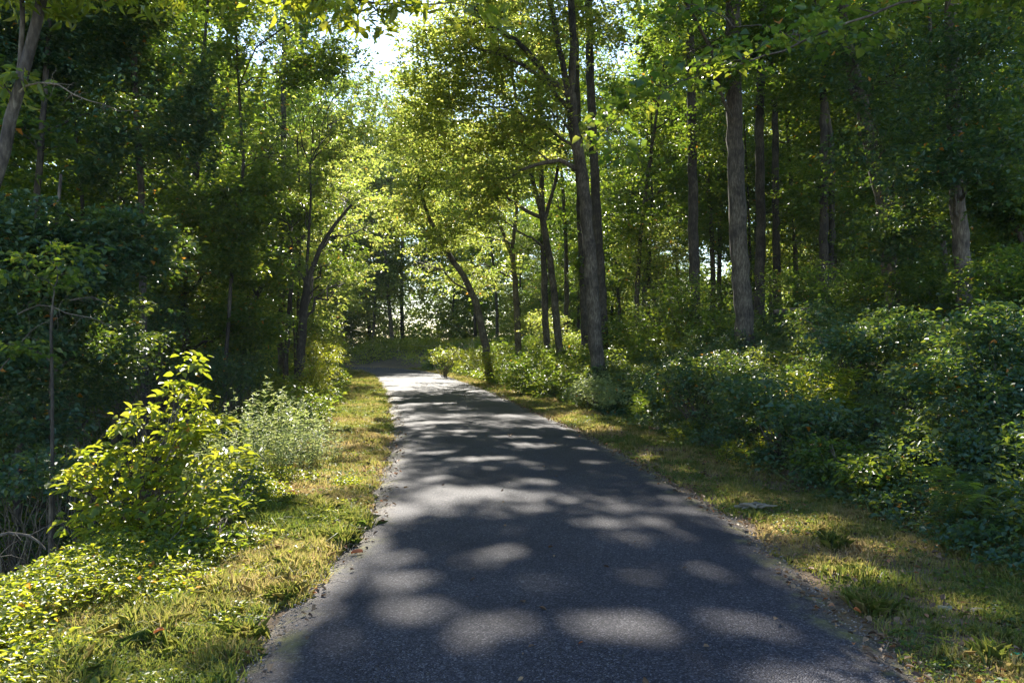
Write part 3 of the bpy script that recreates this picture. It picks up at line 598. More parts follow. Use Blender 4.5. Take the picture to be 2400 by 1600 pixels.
# ------------------------------------------------------------------ background trees: a few kinds, copied
def dup(root, loc, rz, sc, label=None, group=None):
    r = root.copy(); COL.objects.link(r); r.location = loc; r.rotation_euler = (0, 0, rz); r.scale = (sc, sc, sc)
    if label: r['label'] = label
    if group: r['group'] = group
    for ch in [c for c in root.children]:
        c = ch.copy(); COL.objects.link(c); c.parent = r
    return r
def template(kind, seed, H, cw, n, mat, bark, L, low, r0=0.17, gap=-0.3):
    r = R(seed); lean = r.normal(size=2) * 0.05 * H
    p = [np.array([lean[0] * t ** 1.5 + 0.15 * math.sin(5 * t + seed), lean[1] * t, H * t - 0.15]) for t in np.linspace(0, 1, 7)]
    blobs = []
    m = 9
    for k in range(m):
        h = low + (H - low) * (k + 0.5) / m; a = k * 2.4 + seed; rr = cw * (0.55 + 0.5 * math.sin(3.14 * (k + 1) / (m + 1)))
        c = np.array([math.cos(a) * rr * 0.6 + lean[0] * h / H, math.sin(a) * rr * 0.6 + lean[1] * h / H, h])
        blobs.append((c, (rr * 0.8, rr * 0.8, (H - low) / m * 1.1), n // m))
    return make_tree(kind, "x", "tree", [(np.array(p), list(np.linspace(r0, 0.03, 7)))], blobs, r, mat, bark, L=L, rad=0.6, per=30, loc=(0, 0, 0), docarve=False, gap=-0.12, group="x")
TK = [template("broadleaf_tree", 301, 17, 4.2, 26000, M_YEL, M_BARK, 0.16, 3.0), template("broadleaf_tree", 302, 20, 4.6, 28000, M_LEAF, M_BARKG, 0.17, 5.0),
      template("broadleaf_tree", 303, 15, 4.0, 26000, M_YEL, M_BARKD, 0.15, 1.5), template("broadleaf_tree", 304, 18, 4.4, 28000, M_LEAF, M_BARKD, 0.16, 2.0),
      template("slim_tree", 305, 16, 2.6, 8000, M_LEAF, M_BARKG, 0.15, 6.0, 0.13), template("slim_tree", 306, 12, 2.4, 9000, M_LEAF, M_BARKD, 0.13, 2.0, 0.09)]
used = set()
def place(k, x, y, sc, label, group, rz=None):
    rz = RNG.uniform(0, 6.28) if rz is None else rz; loc = (x, y, g1(x, y) - 0.05)
    if k not in used:
        used.add(k); o = TK[k]; o.location = loc; o.rotation_euler = (0, 0, rz); o.scale = (sc, sc, sc); o['label'] = label; o['group'] = group
    else: dup(TK[k], loc, rz, sc, label, group)
LBL_B = ("hazy green tree standing in the woods beyond the road bend", "trees beyond the road bend")
LBL_L = ("leafy tree deep in the dark wood left of the road", "trees deep in the left wood")
LBL_R = ("thin trunked tree far back in the right hand wood against the sky", "trees deep in the right wood")
for (k, x, y, sc) in [(0, -9, 60, 1.0), (3, -14, 63, 1.0), (1, -3, 66, .85), (2, 0.5, 57, .62), (0, 5, 62, .85), (3, -20, 60, 1.05), (2, -13, 72, 1.1), (1, -24, 72, 1.1),
                      (0, -30, 64, 1.0), (3, -6, 78, .9), (2, 9, 70, .8), (3, 3, 80, .85), (4, -10.5, 60, .9), (5, 2, 48, .8), (4, -1, 52, .9), (1, -9.5, 70, 1.15), (1, -16, 68, 1.2), (1, 4.5, 72, .9), (3, 8, 64, .8), (1, -21, 78, 1.2)]:
    place(k, x, y, sc, *LBL_B)
for (k, x, y, sc) in [(1, -11, 22, .75), (3, -15, 26, .85), (2, -9.5, 33, .75), (3, -12, 37, .9), (1, -18, 35, .95), (0, -9.5, 40, .75), (3, -20, 44, 1), (2, -15, 44, .9),
                      (1, -13, 17, .7), (3, -17, 19, .8), (2, -23, 28, .9), (0, -27, 38, 1), (5, -10, 19, .9), (5, -7.8, 29, .8), (3, -11, 12, .7), (5, -13, 29, 1.0)]:
    place(k, x, y, sc, *LBL_L)
for (k, x, y, sc) in [(4, 2.5, 38, 1.0), (4, 7, 42, 1.05), (4, 10, 38, 1), (5, 6, 35, 1), (4, 13, 43, 1.1), (1, 17, 40, .85), (4, 11.5, 50, 1.2), (0, 19, 52, .9), (4, 7.5, 55, 1.0), (5, 10, 33, .8),
                      (3, 15, 30, .8), (1, 20, 30, .85), (4, 16, 35, 1), (3, 25, 40, 1), (0, 30, 50, 1), (5, 13, 27, .8), (1, 17, 22, .75), (4, 12, 58, 1.2), (4, 20, 62, 1.2), (5, 3.7, 44, 1), (4, 5, 50, 1), (4, 8.5, 34, 1), (4, 5.2, 33, .9), (4, 14.5, 31, 1), (4, 10.5, 45, 1.1), (5, 18, 27, .95), (4, 13, 36, .95), (1, 24, 34, .9), (1, 8.5, 47, .8), (1, 14, 49, .85), (3, 18, 45, .85), (1, 23, 56, 1), (3, 4, 58, .75), (3, 12, 67, .8), (1, 18, 70, .9), (3, 25, 66, 1), (1, 31, 60, 1), (3, 21, 48, .9)]:
    place(k, x, y, sc, *LBL_R)

# ------------------------------------------------------------------ far-off wood as one mass
def distant():
    r = R(401); n = 11000
    az = r.uniform(-0.85, 0.85, n); rad = r.uniform(78, 120, n)
    x = np.sin(az) * rad; y = np.cos(az) * rad
    top = np.where(az < 0.02, 25, 0) + np.where(az >= 0.02, 10 + 9 * ss(0.28, 0.5, az), 0) + 2.5 * wav(np.c_[az * 60], 0.12, 5)
    z = r.random(n) ** 0.9 * top
    P, N, T, ci = crown_leaves(np.c_[x, y, z], 34, r, 2.0, 0.4)
    m = len(P); L = 0.42 * r.uniform(.7, 1.3, m)
    me = leaf_mesh("distant_woods", P, N, T, L, L * .7, np.clip(r.random(m) * .5 + .35 * r.random(n)[ci], 0, .93), M_LEAF)
    tag(obj("distant_woods", me), "hazy sunlit mass of far trees behind everything", "woods", kind="stuff")
distant()

# ------------------------------------------------------------------ undergrowth
def scatter(n, ylo, yhi, slo, shi, r, ybias=1.0):
    """points given by distance y and signed road offset s"""
    y = ylo + (yhi - ylo) * r.random(n) ** ybias; s = r.uniform(0, 1, n) * (shi - slo) + slo
    cx = np.interp(y, CD[:150, 1], CD[:150, 0]) if False else np.interp(y, YC, XC)
    return cx + s, y
_m = CD[:, 1] < 47
YC, XC = CD[_m, 1], CD[_m, 0]
_o = np.argsort(YC); YC, XC = YC[_o], XC[_o]
def undergrowth(name, n, ylo, yhi, slo, shi, Hlo, Hhi, L, mat, seed, label, cat, ybias=1.4, edge=0.8, asp=.62, tint=0., hi=False, per=9, stems=0, up=1.2, side=1):
    r = R(seed); nc = n // per
    x, y = scatter(nc, ylo, yhi, slo, shi, r, ybias); s = road_s(x, y); ok = (np.abs(s) > min(abs(slo), abs(shi)) - .3) ; x, y, s = x[ok], y[ok], s[ok]
    P2 = np.c_[x, y]; nz = 0.5 + 0.5 * wav(P2, 0.55, seed) + 0.25 * wav(P2, 1.6, seed + 1)
    inner = min(abs(slo), abs(shi)); ef = ss(inner - 0.25, inner + edge, np.abs(s))
    Hh = (Hlo + (Hhi - Hlo) * np.clip(nz, 0, 1.2)) * (0.25 + 0.75 * ef)
    z = ground(x, y, s) + Hh * r.random(len(x)) ** 0.55
    P, N, T, ci = crown_leaves(np.c_[x, y, z], per, r, L * 2.6, L, up, .35)
    m = len(P); Ls = L * r.uniform(.4, 1.15, m) * (.75 + .75 * r.random(len(x)) ** 2)[ci] * (0.8 + 0.03 * y[ci])
    cl = 0.5 + 0.5 * wav(P2, 0.4, seed + 7)
    v = np.clip(.32 * r.random(m) + .3 * r.random(len(x))[ci] + .42 * cl[ci] + tint, 0, .93); v = np.where(r.random(m) < .004, .99, v)
    o = obj(name, leaf_mesh(name, P, N, T, Ls, Ls * asp, v, mat, hi=hi))
    tag(o, label, cat, kind="stuff")
    if stems:
        tb = TB(); k = r.choice(len(x), stems, replace=False)
        for i in k:
            a = np.array([x[i], y[i], ground(x[i:i + 1], y[i:i + 1])[0]]); b = np.array([x[i] + r.normal() * .15, y[i] + r.normal() * .15, z[i]])
            tb.add(bend(a, b, r, 4, 0, .05), [.006, .005, .004, .002], 4)
        so_ = obj("stems", tb.mesh("stems", M_STEM), o); so_["kind"] = "stuff"
undergrowth("bank_undergrowth", 190000, 5.5, 24, 3.1, 9.5, .15, .90, .066, M_DARK, 501, "dense brambles and weeds covering the bank right of the road", "undergrowth", 1.25, .9, stems=1500, tint=.05)
undergrowth("roadside_undergrowth", 60000, 22, 50, 2.6, 8, .35, 1.2, .085, M_LEAF, 502, "green weeds along the far right verge up to the bend", "undergrowth", 1.0, .7, tint=.1)
undergrowth("forest_undergrowth", 90000, 10, 62, 8.5, 34, .3, 1.3, .11, M_DARK, 503, "dark leafy plants on the forest floor of the right hand wood", "undergrowth", 1.0, .5)
undergrowth("ravine_undergrowth", 110000, 4, 26, -14, -4.0, .15, .7, .075, M_DARK, 504, "dark leafy plants in the hollow left of the road", "undergrowth", 1.2, 1.2)
undergrowth("left_undergrowth", 60000, 12, 48, -8.0, -3.1, .4, 1.3, .080, M_LEAF, 505, "leafy weeds between the left verge and the left wood", "undergrowth", 1.0, .7, tint=.08)
undergrowth("bend_undergrowth", 34000, 52, 60, -34, 8, .3, 1.1, .12, M_LEAF, 506, "soft green weeds behind the outside of the bend", "undergrowth", 1.0, .2, tint=.15) if False else None
def far_bushes():
    r = R(520); n = 7500; az = r.uniform(-.75, .3, n); rad = r.uniform(66, 84, n); x = np.sin(az) * rad; y = np.cos(az) * rad
    z = ground(x, y) + 6.5 * r.random(n) ** .9 * (.55 + .45 * wav(np.c_[x, y], .12, 9)).clip(.2)
    P, N, T, ci = crown_leaves(np.c_[x, y, z], 14, r, .8, .2); m = len(P); L = .22 * r.uniform(.7, 1.3, m)
    tag(obj("far_undergrowth", leaf_mesh("far_undergrowth", P, N, T, L, L * .6, .1 + .8 * r.random(m), M_LEAF)), "dim bushy undergrowth among the trees beyond the bend", "undergrowth", kind="stuff")
far_bushes()
def bend_under():
    r = R(506); n = 3800; x = r.uniform(-32, 3, n); y = r.uniform(53.6, 60, n); s = road_s(x, y); k = np.abs(s) > 2.3; x, y = x[k], y[k]
    z = ground(x, y) + r.random(len(x)) ** .6 * (.5 + .6 * np.clip(.5 + .5 * wav(np.c_[x, y], .2, 5), 0, 1)) * ss(53, 56, y)
    P, N, T, ci = crown_leaves(np.c_[x, y, z], 9, r, .35, .12); m = len(P); L = .13 * r.uniform(.7, 1.3, m)
    tag(obj("bend_undergrowth", leaf_mesh("bend_undergrowth", P, N, T, L, L * .6, .1 + .8 * r.random(m), M_BUSH)), "soft green weeds on the outside of the road bend", "undergrowth", kind="stuff")  # brighter leaf colour stands in for sunlight on these weeds
bend_under()

# low leafy ground cover in the sunny left foreground
def ground_cover():
    r = R(511); n = 9500
    y = 2.6 + 7.0 * r.random(n) ** 1.15; s = -1.95 - 2.6 * r.random(n) ** .85; x = np.interp(y, YC, XC) + s
    P2 = np.c_[x, y]; k = wav(P2, .9, 61) + .8 * ss(2.2, 3.3, -s) > .15; x, y, s = x[k], y[k], s[k]
    g = ground(x, y, s); h = (.04 + .26 * ss(2.3, 3.8, -s)) * r.random(len(x)) ** .6 + .02
    P, N, T, ci = crown_leaves(np.c_[x, y, g + h], 10, r, .10, .038, 1.5, .2); m = len(P); L = .035 * r.uniform(.6, 1.4, m)
    z0 = ground(P[:, 0], P[:, 1]); P[:, 2] = np.maximum(P[:, 2], z0 + .015)
    v = np.clip(r.random(m) * .9, 0, .93); v = np.where(r.random(m) < .008, .99, v)
    o = obj("ground_cover", leaf_mesh("ground_cover", P, N, T, L, L * .68, v, M_BUSH, hi=True)); tag(o, "low sunlit leafy creepers spilling over the left verge in front", "ground cover", kind="stuff")
ground_cover()

# ------------------------------------------------------------------ grass
def blades(name, side, label, n_near, n_mid, n_far, seed):
    r = R(seed); Ps = []; 
    for (n, y0, y1) in [(n_near, 2.6, 9), (n_mid, 9, 22), (n_far, 22, 49)]:
        y = r.uniform(y0, y1, n); s = 1.55 + r.random(n) ** (0.9) * (2.3 if side > 0 else 2.2); P2 = np.c_[np.interp(y, YC, XC) + side * s, y]
        edge = 1.66 + .10 * wav(P2, .5, 71) + .07 * wav(P2, 2.2, 72)
        d = wav(P2, .8, 73) * .6 + wav(P2, 2.6, 74) * .5
        thr = (-0.05 if side > 0 else -0.3) + 0.9 * (1 - ss(0, .28, s - edge)) - (.15 if side < 0 else -.05)
        k = (d > thr) & (s > edge) | (r.random(n) < .25) & (s > edge + .05)
        Ps.append(np.c_[P2[k], s[k]])
    A = np.vstack(Ps); x, y, s = A.T; n = len(x); z = ground(x, y, side * s) - .005
    tuft = np.clip(.5 + .6 * wav(A[:, :2], 1.7, 75), .15, 1.4)
    h = (1 + .5 * (side < 0) * (y < 8)) * (.032 + .075 * tuft * r.random(n)) * (1 + .02 * y); wd = h * .024 + .0013 * (1 + .09 * y)
    a = r.uniform(0, 6.283, n); lean = r.normal(size=(n, 2)) * .5
    b = np.stack([np.cos(a), np.sin(a), 0 * a], -1) * wd[:, None]; P = np.stack([x, y, z], -1)
    mid = P + np.stack([lean[:, 0] * h * .35, lean[:, 1] * h * .35, h * .6], -1); tip = P + np.stack([lean[:, 0] * h, lean[:, 1] * h, h * (1 - .3 * np.abs(lean).sum(1)).clip(.45)], -1)
    v = np.stack([P - b, P + b, mid + b * .7, tip, mid - b * .7], 1)
    dry = np.clip((.58 if side > 0 else .44) + .32 * (side < 0) * np.exp(-((A[:, 1] - 12) / 4.0) ** 2) + .36 * wav(A[:, :2], .45, 76) + .16 * wav(A[:, :2], 2.0, 77) + r.normal(size=n) * .22, 0, 1)
    o = obj(name, mesh_from(name, v.reshape(-1, 3), (np.arange(n)[:, None] * 5 + np.arange(5)), 5, M_GRASS, {"v": np.repeat(dry, 5)}))
    tag(o, label, "grass", kind="stuff")
    # clover and small broad weeds among the blades
blades("left_grass", -1, "short sunlit grass of the left verge", 150000, 90000, 60000, 601)
blades("right_grass", 1, "short patchy grass of the right verge", 150000, 90000, 60000, 602)
def clover(name, side, label, seed):
    r = R(seed); n = 8000; y = 2.7 + 26 * r.random(n) ** 1.7; s = 1.72 + 1.9 * r.random(n); P2 = np.c_[np.interp(y, YC, XC) + side * s, y]
    k = wav(P2, .7, seed) + .4 * wav(P2, 2.1, seed + 1) > .15; P2, s = P2[k], s[k]; g = ground(P2[:, 0], P2[:, 1], side * s)
    C = np.c_[P2, g + .02 + .03 * r.random(len(g))]; P, N, T, ci = crown_leaves(C, 6, r, .05, .02, 1.3, 0.1); m = len(P); P[:, 2] = np.maximum(P[:, 2], g[ci] + .008)
    L = .020 * r.uniform(.6, 1.5, m) * (1 + .03 * P[:, 1])
    tag(obj(name, leaf_mesh(name, P, N, T, L, L * .8, r.random(m) * .8, M_CLOVER)), label, "ground cover", kind="stuff")
clover("left_clover", -1, "tiny round leaves scattered through the left verge grass", 611)
clover("right_clover", 1, "tiny round leaves scattered through the right verge grass", 612)
def litter():
    r = R(621); n = 8200; y = 2.7 + 22 * r.random(n) ** 1.5; side = np.where(r.random(n) < .72, 1, -1); s = side * (1.5 + 2.3 * r.random(n) ** 1.2)
    x = np.interp(y, YC, XC) + s; z = ground(x, y, s); z = np.where(np.abs(s) < 1.72, .018, z) + .012 + .02 * r.random(n)
    N = norm(np.array([0, 0, 1.]) + r.normal(size=(n, 3)) * .35); a = r.uniform(0, 6.28, n); T = np.stack([np.cos(a), np.sin(a), 0 * a], -1)
    L = .040 * r.uniform(.4, 1.5, n)
    tag(obj("leaf_litter", leaf_mesh("leaf_litter", np.c_[x, y, z], N, T, L, L * .6, r.random(n), M_LITTER, .3, True)), "fallen brown leaves lying along both road edges", "leaf litter", kind="stuff")
    n = 1100; y = 2.7 + 10 * r.random(n) ** 1.3; side = np.where(r.random(n) < .7, 1, -1); s = side * (1.55 + 1.7 * r.random(n) ** 1.3); x = np.interp(y, YC, XC) + s; z = ground(x, y, s); z = np.where(np.abs(s) < 1.72, .018, z)
    tb = TB()
    for i in range(n):
        a = r.uniform(0, 3.14); l = r.uniform(.03, .14); d = np.array([math.cos(a) * l, math.sin(a) * l, 0]); p = np.array([x[i], y[i], z[i] + .008 + .01 * r.random()])
        tb.add(bend(p, p + d, r, 3, .08, .08), r.uniform(.0008, .0022), 4)
    tag(obj("straw_litter", tb.mesh("straw_litter", M_TWIG)), "bits of straw and twig strewn on the verges", "leaf litter", kind="stuff")
litter()
def road_leaves():
    r = R(626); n = 70; y = 3.6 + 26 * r.random(n) ** 1.3; s = r.normal(size=n) * .95; s = s[np.abs(s) < 1.6]; y = y[:len(s)]; n = len(s)
    N = norm(np.array([0, 0, 1.]) + r.normal(size=(n, 3)) * .3); a = r.uniform(0, 6.28, n); T = np.stack([np.cos(a), np.sin(a), 0 * a], -1); L = .045 * r.uniform(.4, 1.3, n)
    tag(obj("fallen_leaves", leaf_mesh("fallen_leaves", np.c_[np.interp(y, YC, XC) + s, y, np.full(n, .058)], N, T, L, L * .55, r.random(n), M_LITTER, .3, True)), "few small dead leaves scattered on the asphalt", "leaf litter", kind="stuff")
road_leaves()
def grit():
    r = R(631); n = 3000; y = 2.8 + 12 * r.random(n) ** 1.4; side = np.where(r.random(n) < .5, 1, -1); s = side * (1.66 + r.normal(size=n) * .09); x = np.interp(y, YC, XC) + s
    z = np.where(np.abs(s) < 1.7, .018, ground(x, y, s)); q = r.uniform(.003, .010, n)
    o8 = np.array([[1, 0, 0], [0, 1, 0], [-1, 0, 0], [0, -1, 0], [0, 0, .8], [0, 0, -.6]]); f8 = np.array([[0, 1, 4], [1, 2, 4], [2, 3, 4], [3, 0, 4], [1, 0, 5], [2, 1, 5], [3, 2, 5], [0, 3, 5]])
    v = np.c_[x, y, z][:, None] + o8[None] * q[:, None, None] * r.uniform(.6, 1.4, (n, 6, 1)); f = np.arange(n)[:, None, None] * 6 + f8
    tag(obj("edge_grit", mesh_from("edge_grit", v.reshape(-1, 3), f.reshape(-1, 3), 3, plain("pale_stone", (.26, .22, .19)))), "loose grit along the crumbled asphalt edges", "gravel", kind="stuff")
grit()

# ------------------------------------------------------------------ shrubs and single plants
def make_shrub(name, label, blobs, seed, mat, L=.08, rad=.16, per=10, hi=True, asp=.6, base=None, tint=0., up=1.2, group=None, cat="shrub", carv=False, nst=None):
    r = R(seed)
    c0 = np.mean([b[0] for b in blobs], 0); x, y = (c0[0], c0[1]) if base is None else base; b0 = np.array([x, y, g1(x, y) - .03])
    root = thing(name, label, cat, b0, group)
    me, C, I = crown_mesh(blobs, r, mat, L, rad, per, -9, carv, hi, up, asp, tint, b0)
    tb = TB(); n = nst or min(len(C), 26)
    for i in r.choice(len(C), min(n, len(C)), replace=False):
        a = b0 + r.normal(size=3) * [.06, .06, 0]; tb.add(bend(a, C[i], r, 7, .12, .04), np.linspace(.011, .003, 7), 5)
    obj("stems", tb.mesh("stems", M_BARK, b0), root); obj("foliage", me, root)
    return root
make_shrub("shrub", "tall bright yellow green shrub with backlit leaves at the left verge", 
    [bl(440, 845, 7.2, 26, 34, 70, .12), bl(420, 900, 7.1, 48, 30, 110, .2), bl(350, 935, 7.1, 50, 22, 80, .2), bl(470, 960, 7.2, 55, 30, 120, .25), bl(290, 975, 7, 55, 24, 90, .25), bl(420, 1000, 7, 80, 36, 240, .3), bl(280, 1045, 6.9, 100, 34, 260, .35),
     bl(215, 1105, 6.8, 70, 30, 180, .3), bl(380, 1080, 6.8, 110, 45, 380, .35), bl(290, 1165, 6.6, 120, 40, 330, .35), bl(450, 1165, 6.6, 90, 50, 260, .35), bl(205, 1200, 6.6, 50, 22, 90, .25), bl(540, 1050, 7.4, 60, 30, 130, .3)],
    701, M_BUSH, L=.080, rad=.19, per=9, base=(-3.35, 6.9), asp=.60, nst=70)
make_shrub("shrub", "low leafy shrub at the foot of the bright left shrub, in half shade", 
    [bl(520, 1160, 7.2, 70, 45, 500, .3), bl(560, 1110, 8, 60, 40, 400, .3), bl(470, 1240, 6.3, 120, 40, 700, .3)], 702, M_LEAF, L=.06, rad=.14, per=9, tint=.1)
def weed_clump(name, label, x, y, rx, ry, h, n, seed, mat=M_PALE, L=.06, asp=.24, group=None, cat="weed", step=.05, leanx=0.):
    r = R(seed); b0 = np.array([x, y, g1(x, y)]); root = thing(name, label, cat, b0, group); tb = TB(); P = []; N = []; T = []
    for i in range(n):
        a = r.uniform(0, 6.28); q = r.random() ** .5; px, py_ = x + rx * q * math.cos(a), y + ry * q * math.sin(a); hh = h * r.uniform(.55, 1.05) * (1 - .35 * q)
        p0 = np.array([px, py_, g1(px, py_) - .02]); p1 = p0 + np.array([r.normal() * .10 * h + leanx * hh + .12 * h * q * math.cos(a), r.normal() * .08 * h, hh]); pa = bend(p0, p1, r, 8, 0, .03); tb.add(pa, np.linspace(.004, .0015, 8), 4)
        m = int(hh / step * 2.4); tt = r.uniform(.15, 1, m); pts = np.stack([np.interp(tt * 7, np.arange(8), pa[:, k]) for k in range(3)], -1)
        aa = r.uniform(0, 6.28, m); d = np.stack([np.cos(aa), np.sin(aa), .55 - .5 * (1 - tt) + 0 * aa], -1)
        P.append(pts); T.append(d); N.append(np.stack([-np.cos(aa) * .4, -np.sin(aa) * .4, 1 + 0 * aa], -1) + r.normal(size=(m, 3)) * .3)
    P = np.vstack(P); N = np.vstack(N); T = norm(np.vstack(T)); m = len(P); Ls = L * r.uniform(.6, 1.4, m)
    obj("stems", tb.mesh("stems", M_STEM, b0), root)
    obj("leaves", leaf_mesh("leaves", P - b0, N, T, Ls, Ls * asp, np.clip(r.random(m) * .93, 0, .93), mat, .15, True), root)
    return root
def gp(px, py, z=0.):
    D = F * (HC - z) / (py / .98 - 800); return ((px / .98 - 1200) / F * D, D)
weed_clump("weed_clump", "tall pale weed clump glowing in the sun behind the bright left shrub", -3.35, 10.2, .8, .8, 1.35, 120, 711)
weed_clump("weed_clump", "pale wispy weeds next to the sunny tan grass of the left verge", -2.95, 11.2, .5, .8, .8, 90, 712, step=.045)
weed_clump("weed_clump", "dark green weeds leaning into the road shoulder before the roadside bush", -4.4, 15.5, .7, 1.6, 1.0, 90, 713, M_LEAF, .07, .3)
weed_clump("weed_plant", "lone spindly yellow green weed standing up at the ravine rim", -2.98, 5.15, .14, .1, .46, 9, 714, M_BUSH, .042, .28, cat="weed", step=.035)
weed_clump("weed_clump", "yellow green grassy tuft at the foot of the bank brambles", *gp(1590, 1010), .35, .3, .42, 60, 715, M_BUSH, .09, .12)
weed_clump("weed_clump", "dark grassy tuft in the gap of the bank brambles", *gp(1490, 965), .4, .5, .7, 70, 716, M_LEAF, .11, .12)
weed_clump("weed_clump", "tall yellow leaved weed catching the sun on the right bank", 3.95, 10.8, .45, .4, 1.35, 30, 717, M_BUSH, .10, .42)
weed_clump("weed_clump", "bright drooping weeds on the bank below the thick pale trunk", 4.6, 11.8, .5, .4, 1.1, 30, 718, M_BUSH, .09, .42)
weed_clump("weed_clump", "sunlit weeds fringing the bank foot, nearest the brown curled leaf", *gp(1720, 1060), .5, .3, .45, 60, 719, M_BUSH, .07, .2)
make_shrub("bush", "round sunny bush beside the left verge just before the bend", [bl(735, 850, 21, 35, 35, 1500, .8), bl(700, 900, 20, 50, 45, 2200, .9), bl(765, 815, 23, 22, 20, 500, .5), bl(715, 800, 23, 30, 25, 600, .5), bl(650, 900, 19, 50, 40, 1800, .8)],
           721, M_BUSH, L=.075, rad=.3, per=20, hi=False, asp=.42, cat="bush", tint=.05)
make_shrub("bush", "feathery bush with twigs poking over the road shoulder at the bend", [bl(760, 800, 26, 28, 25, 700, .6), bl(740, 775, 26, 35, 16, 500, .6), bl(790, 825, 27, 14, 10, 150, .3)], 722, M_BUSH, L=.08, rad=.3, per=14, hi=False, asp=.35, cat="bush", tint=.1)
# bank shrubs, right
make_shrub("bramble_bush", "pale leaved bush at the base of the leaning grey trunk", [bl(1370, 885, 19, 40, 32, 1500, .6), bl(1410, 915, 18, 50, 25, 1200, .6), bl(1330, 900, 20, 30, 25, 700, .5)], 731, M_PALE, L=.075, rad=.25, per=16, hi=False, cat="bush")
make_shrub("bramble_bush", "mounded bramble between the pale bush and the thick pale trunk", [bl(1560, 880, 14, 90, 45, 2200, .7), bl(1640, 850, 14, 70, 40, 1500, .6)], 732, M_DARK, L=.07, rad=.22, per=12, hi=True, cat="bush", tint=.1)
make_shrub("bramble_bush", "arching bramble with glossy leaves at mid height of the bank", [bl(1740, 900, 11, 110, 50, 1900, .6), bl(1850, 960, 10, 110, 50, 1900, .6)], 733, M_DARK, L=.07, rad=.2, per=10, hi=True, cat="bush", tint=.1)
make_shrub("bramble_bush", "big shaded bramble mound at the right edge of the frame", [bl(2290, 760, 9, 130, 70, 2200, .6), bl(2200, 860, 9, 130, 60, 2200, .6), bl(2330, 900, 8.5, 100, 70, 1700, .5)], 734, M_DARK, L=.07, rad=.2, per=10, hi=True, cat="bush")
make_shrub("bramble_bush", "silvery glinting bramble low at the right edge of the frame", [bl(2260, 1020, 8, 120, 60, 1900, .5), bl(2120, 1010, 8.6, 90, 50, 1300, .5), bl(2300, 1120, 7.4, 110, 50, 1300, .4)], 735, M_DARK, L=.065, rad=.18, per=10, hi=True, cat="bush", tint=.1)
make_shrub("bramble_bush", "leafy bush crowning the bank left of the broad dark trunk", [bl(1950, 790, 12, 100, 50, 1900, .6), bl(2060, 760, 12, 100, 60, 1900, .6), bl(1870, 730, 14, 70, 40, 1100, .5)], 736, M_DARK, L=.07, rad=.2, per=10, hi=True, cat="bush", tint=.05)
make_shrub("bramble_bush", "leafy green bush at the bank foot behind the fern", [bl(2010, 1080, 8.3, 100, 50, 1400, .4), bl(1900, 1040, 9.2, 80, 40, 1100, .4)], 737, M_LEAF, L=.06, rad=.16, per=10, hi=True, cat="bush", tint=.05)
make_shrub("bush", "dark rounded bush on the far right verge below the forked trunk", [bl(1190, 850, 25, 50, 45, 2200, .9), bl(1250, 870, 24, 50, 35, 1800, .8)], 738, M_LEAF, L=.085, rad=.3, per=18, hi=False, cat="bush")
make_shrub("bush", "sunny weedy bush below the bowed trunk near the bend", [bl(1100, 825, 31, 50, 30, 1700, .9), bl(1030, 815, 36, 50, 22, 1300, .9), bl(950, 822, 43, 40, 14, 700, .9)], 739, M_BUSH, L=.09, rad=.35, per=16, hi=False, cat="bush", tint=-.05)
for i, (px, py, D, rx, ry, n, lb) in enumerate([
    (1560, 690, 24, 100, 70, 3200, "dark understory bush between the leaning and thick trunks"),
    (1850, 660, 23, 110, 60, 3000, "dark understory bush behind the fallen pole"),
    (2000, 640, 20, 110, 60, 3200, "dark understory bush at the foot of the broad tilting trunk"),
    (2130, 640, 17, 110, 60, 3400, "blackish shaded bush hiding the foot of the grey ridged trunk"),
    (2320, 640, 14, 100, 80, 3800, "shaded bush at the right frame edge, above the brambles"),
    (1460, 760, 26, 80, 50, 2600, "low dark bush right of the leaning grey trunk"),
    (1660, 760, 22, 80, 50, 2600, "low dark bush immediately left of the thick pale trunk"),
    (1900, 500, 26, 110, 90, 3800, "leafy understory crown above the twin dark trunks' bases"),
    (1500, 560, 32, 110, 60, 2400, "sparse understory crown seen against the bright sky patch"),
    (1250, 740, 34, 60, 35, 1300, "yellowish sunlit bush behind the forked trunk")]):
    make_shrub("understory_shrub", lb, [bl(px, py, D, rx, ry, n, 1.2), bl(px + 30, py + ry * .8, D, rx, ry * .7, n // 2, 1.2)], 750 + i, M_YEL if i in (8, 9) else M_LEAF, L=.095, rad=.45, per=22, hi=False, cat="shrub")
for i, (px, py, D, rx, ry, n, lb) in enumerate([
    (200, 880, 13, 130, 60, 3000, "dark shrub in the hollow behind the reddish sapling trunk"),
    (480, 860, 16, 110, 60, 3600, "dark shrub behind the top of the bright left shrub"),
    (545, 830, 19, 80, 50, 2600, "half shaded shrub left of the roadside trunks' feet"),
    (60, 1080, 9, 110, 50, 1500, "blackish shrub low in the hollow at the left frame edge"),
    (330, 730, 17, 110, 60, 3200, "shaded shrub under the tiered left tree")]):
    make_shrub("understory_shrub", lb, [bl(px, py, D, rx, ry, n, 1.0)], 770 + i, M_DARK, L=.075, rad=.35, per=20, hi=False, cat="shrub")

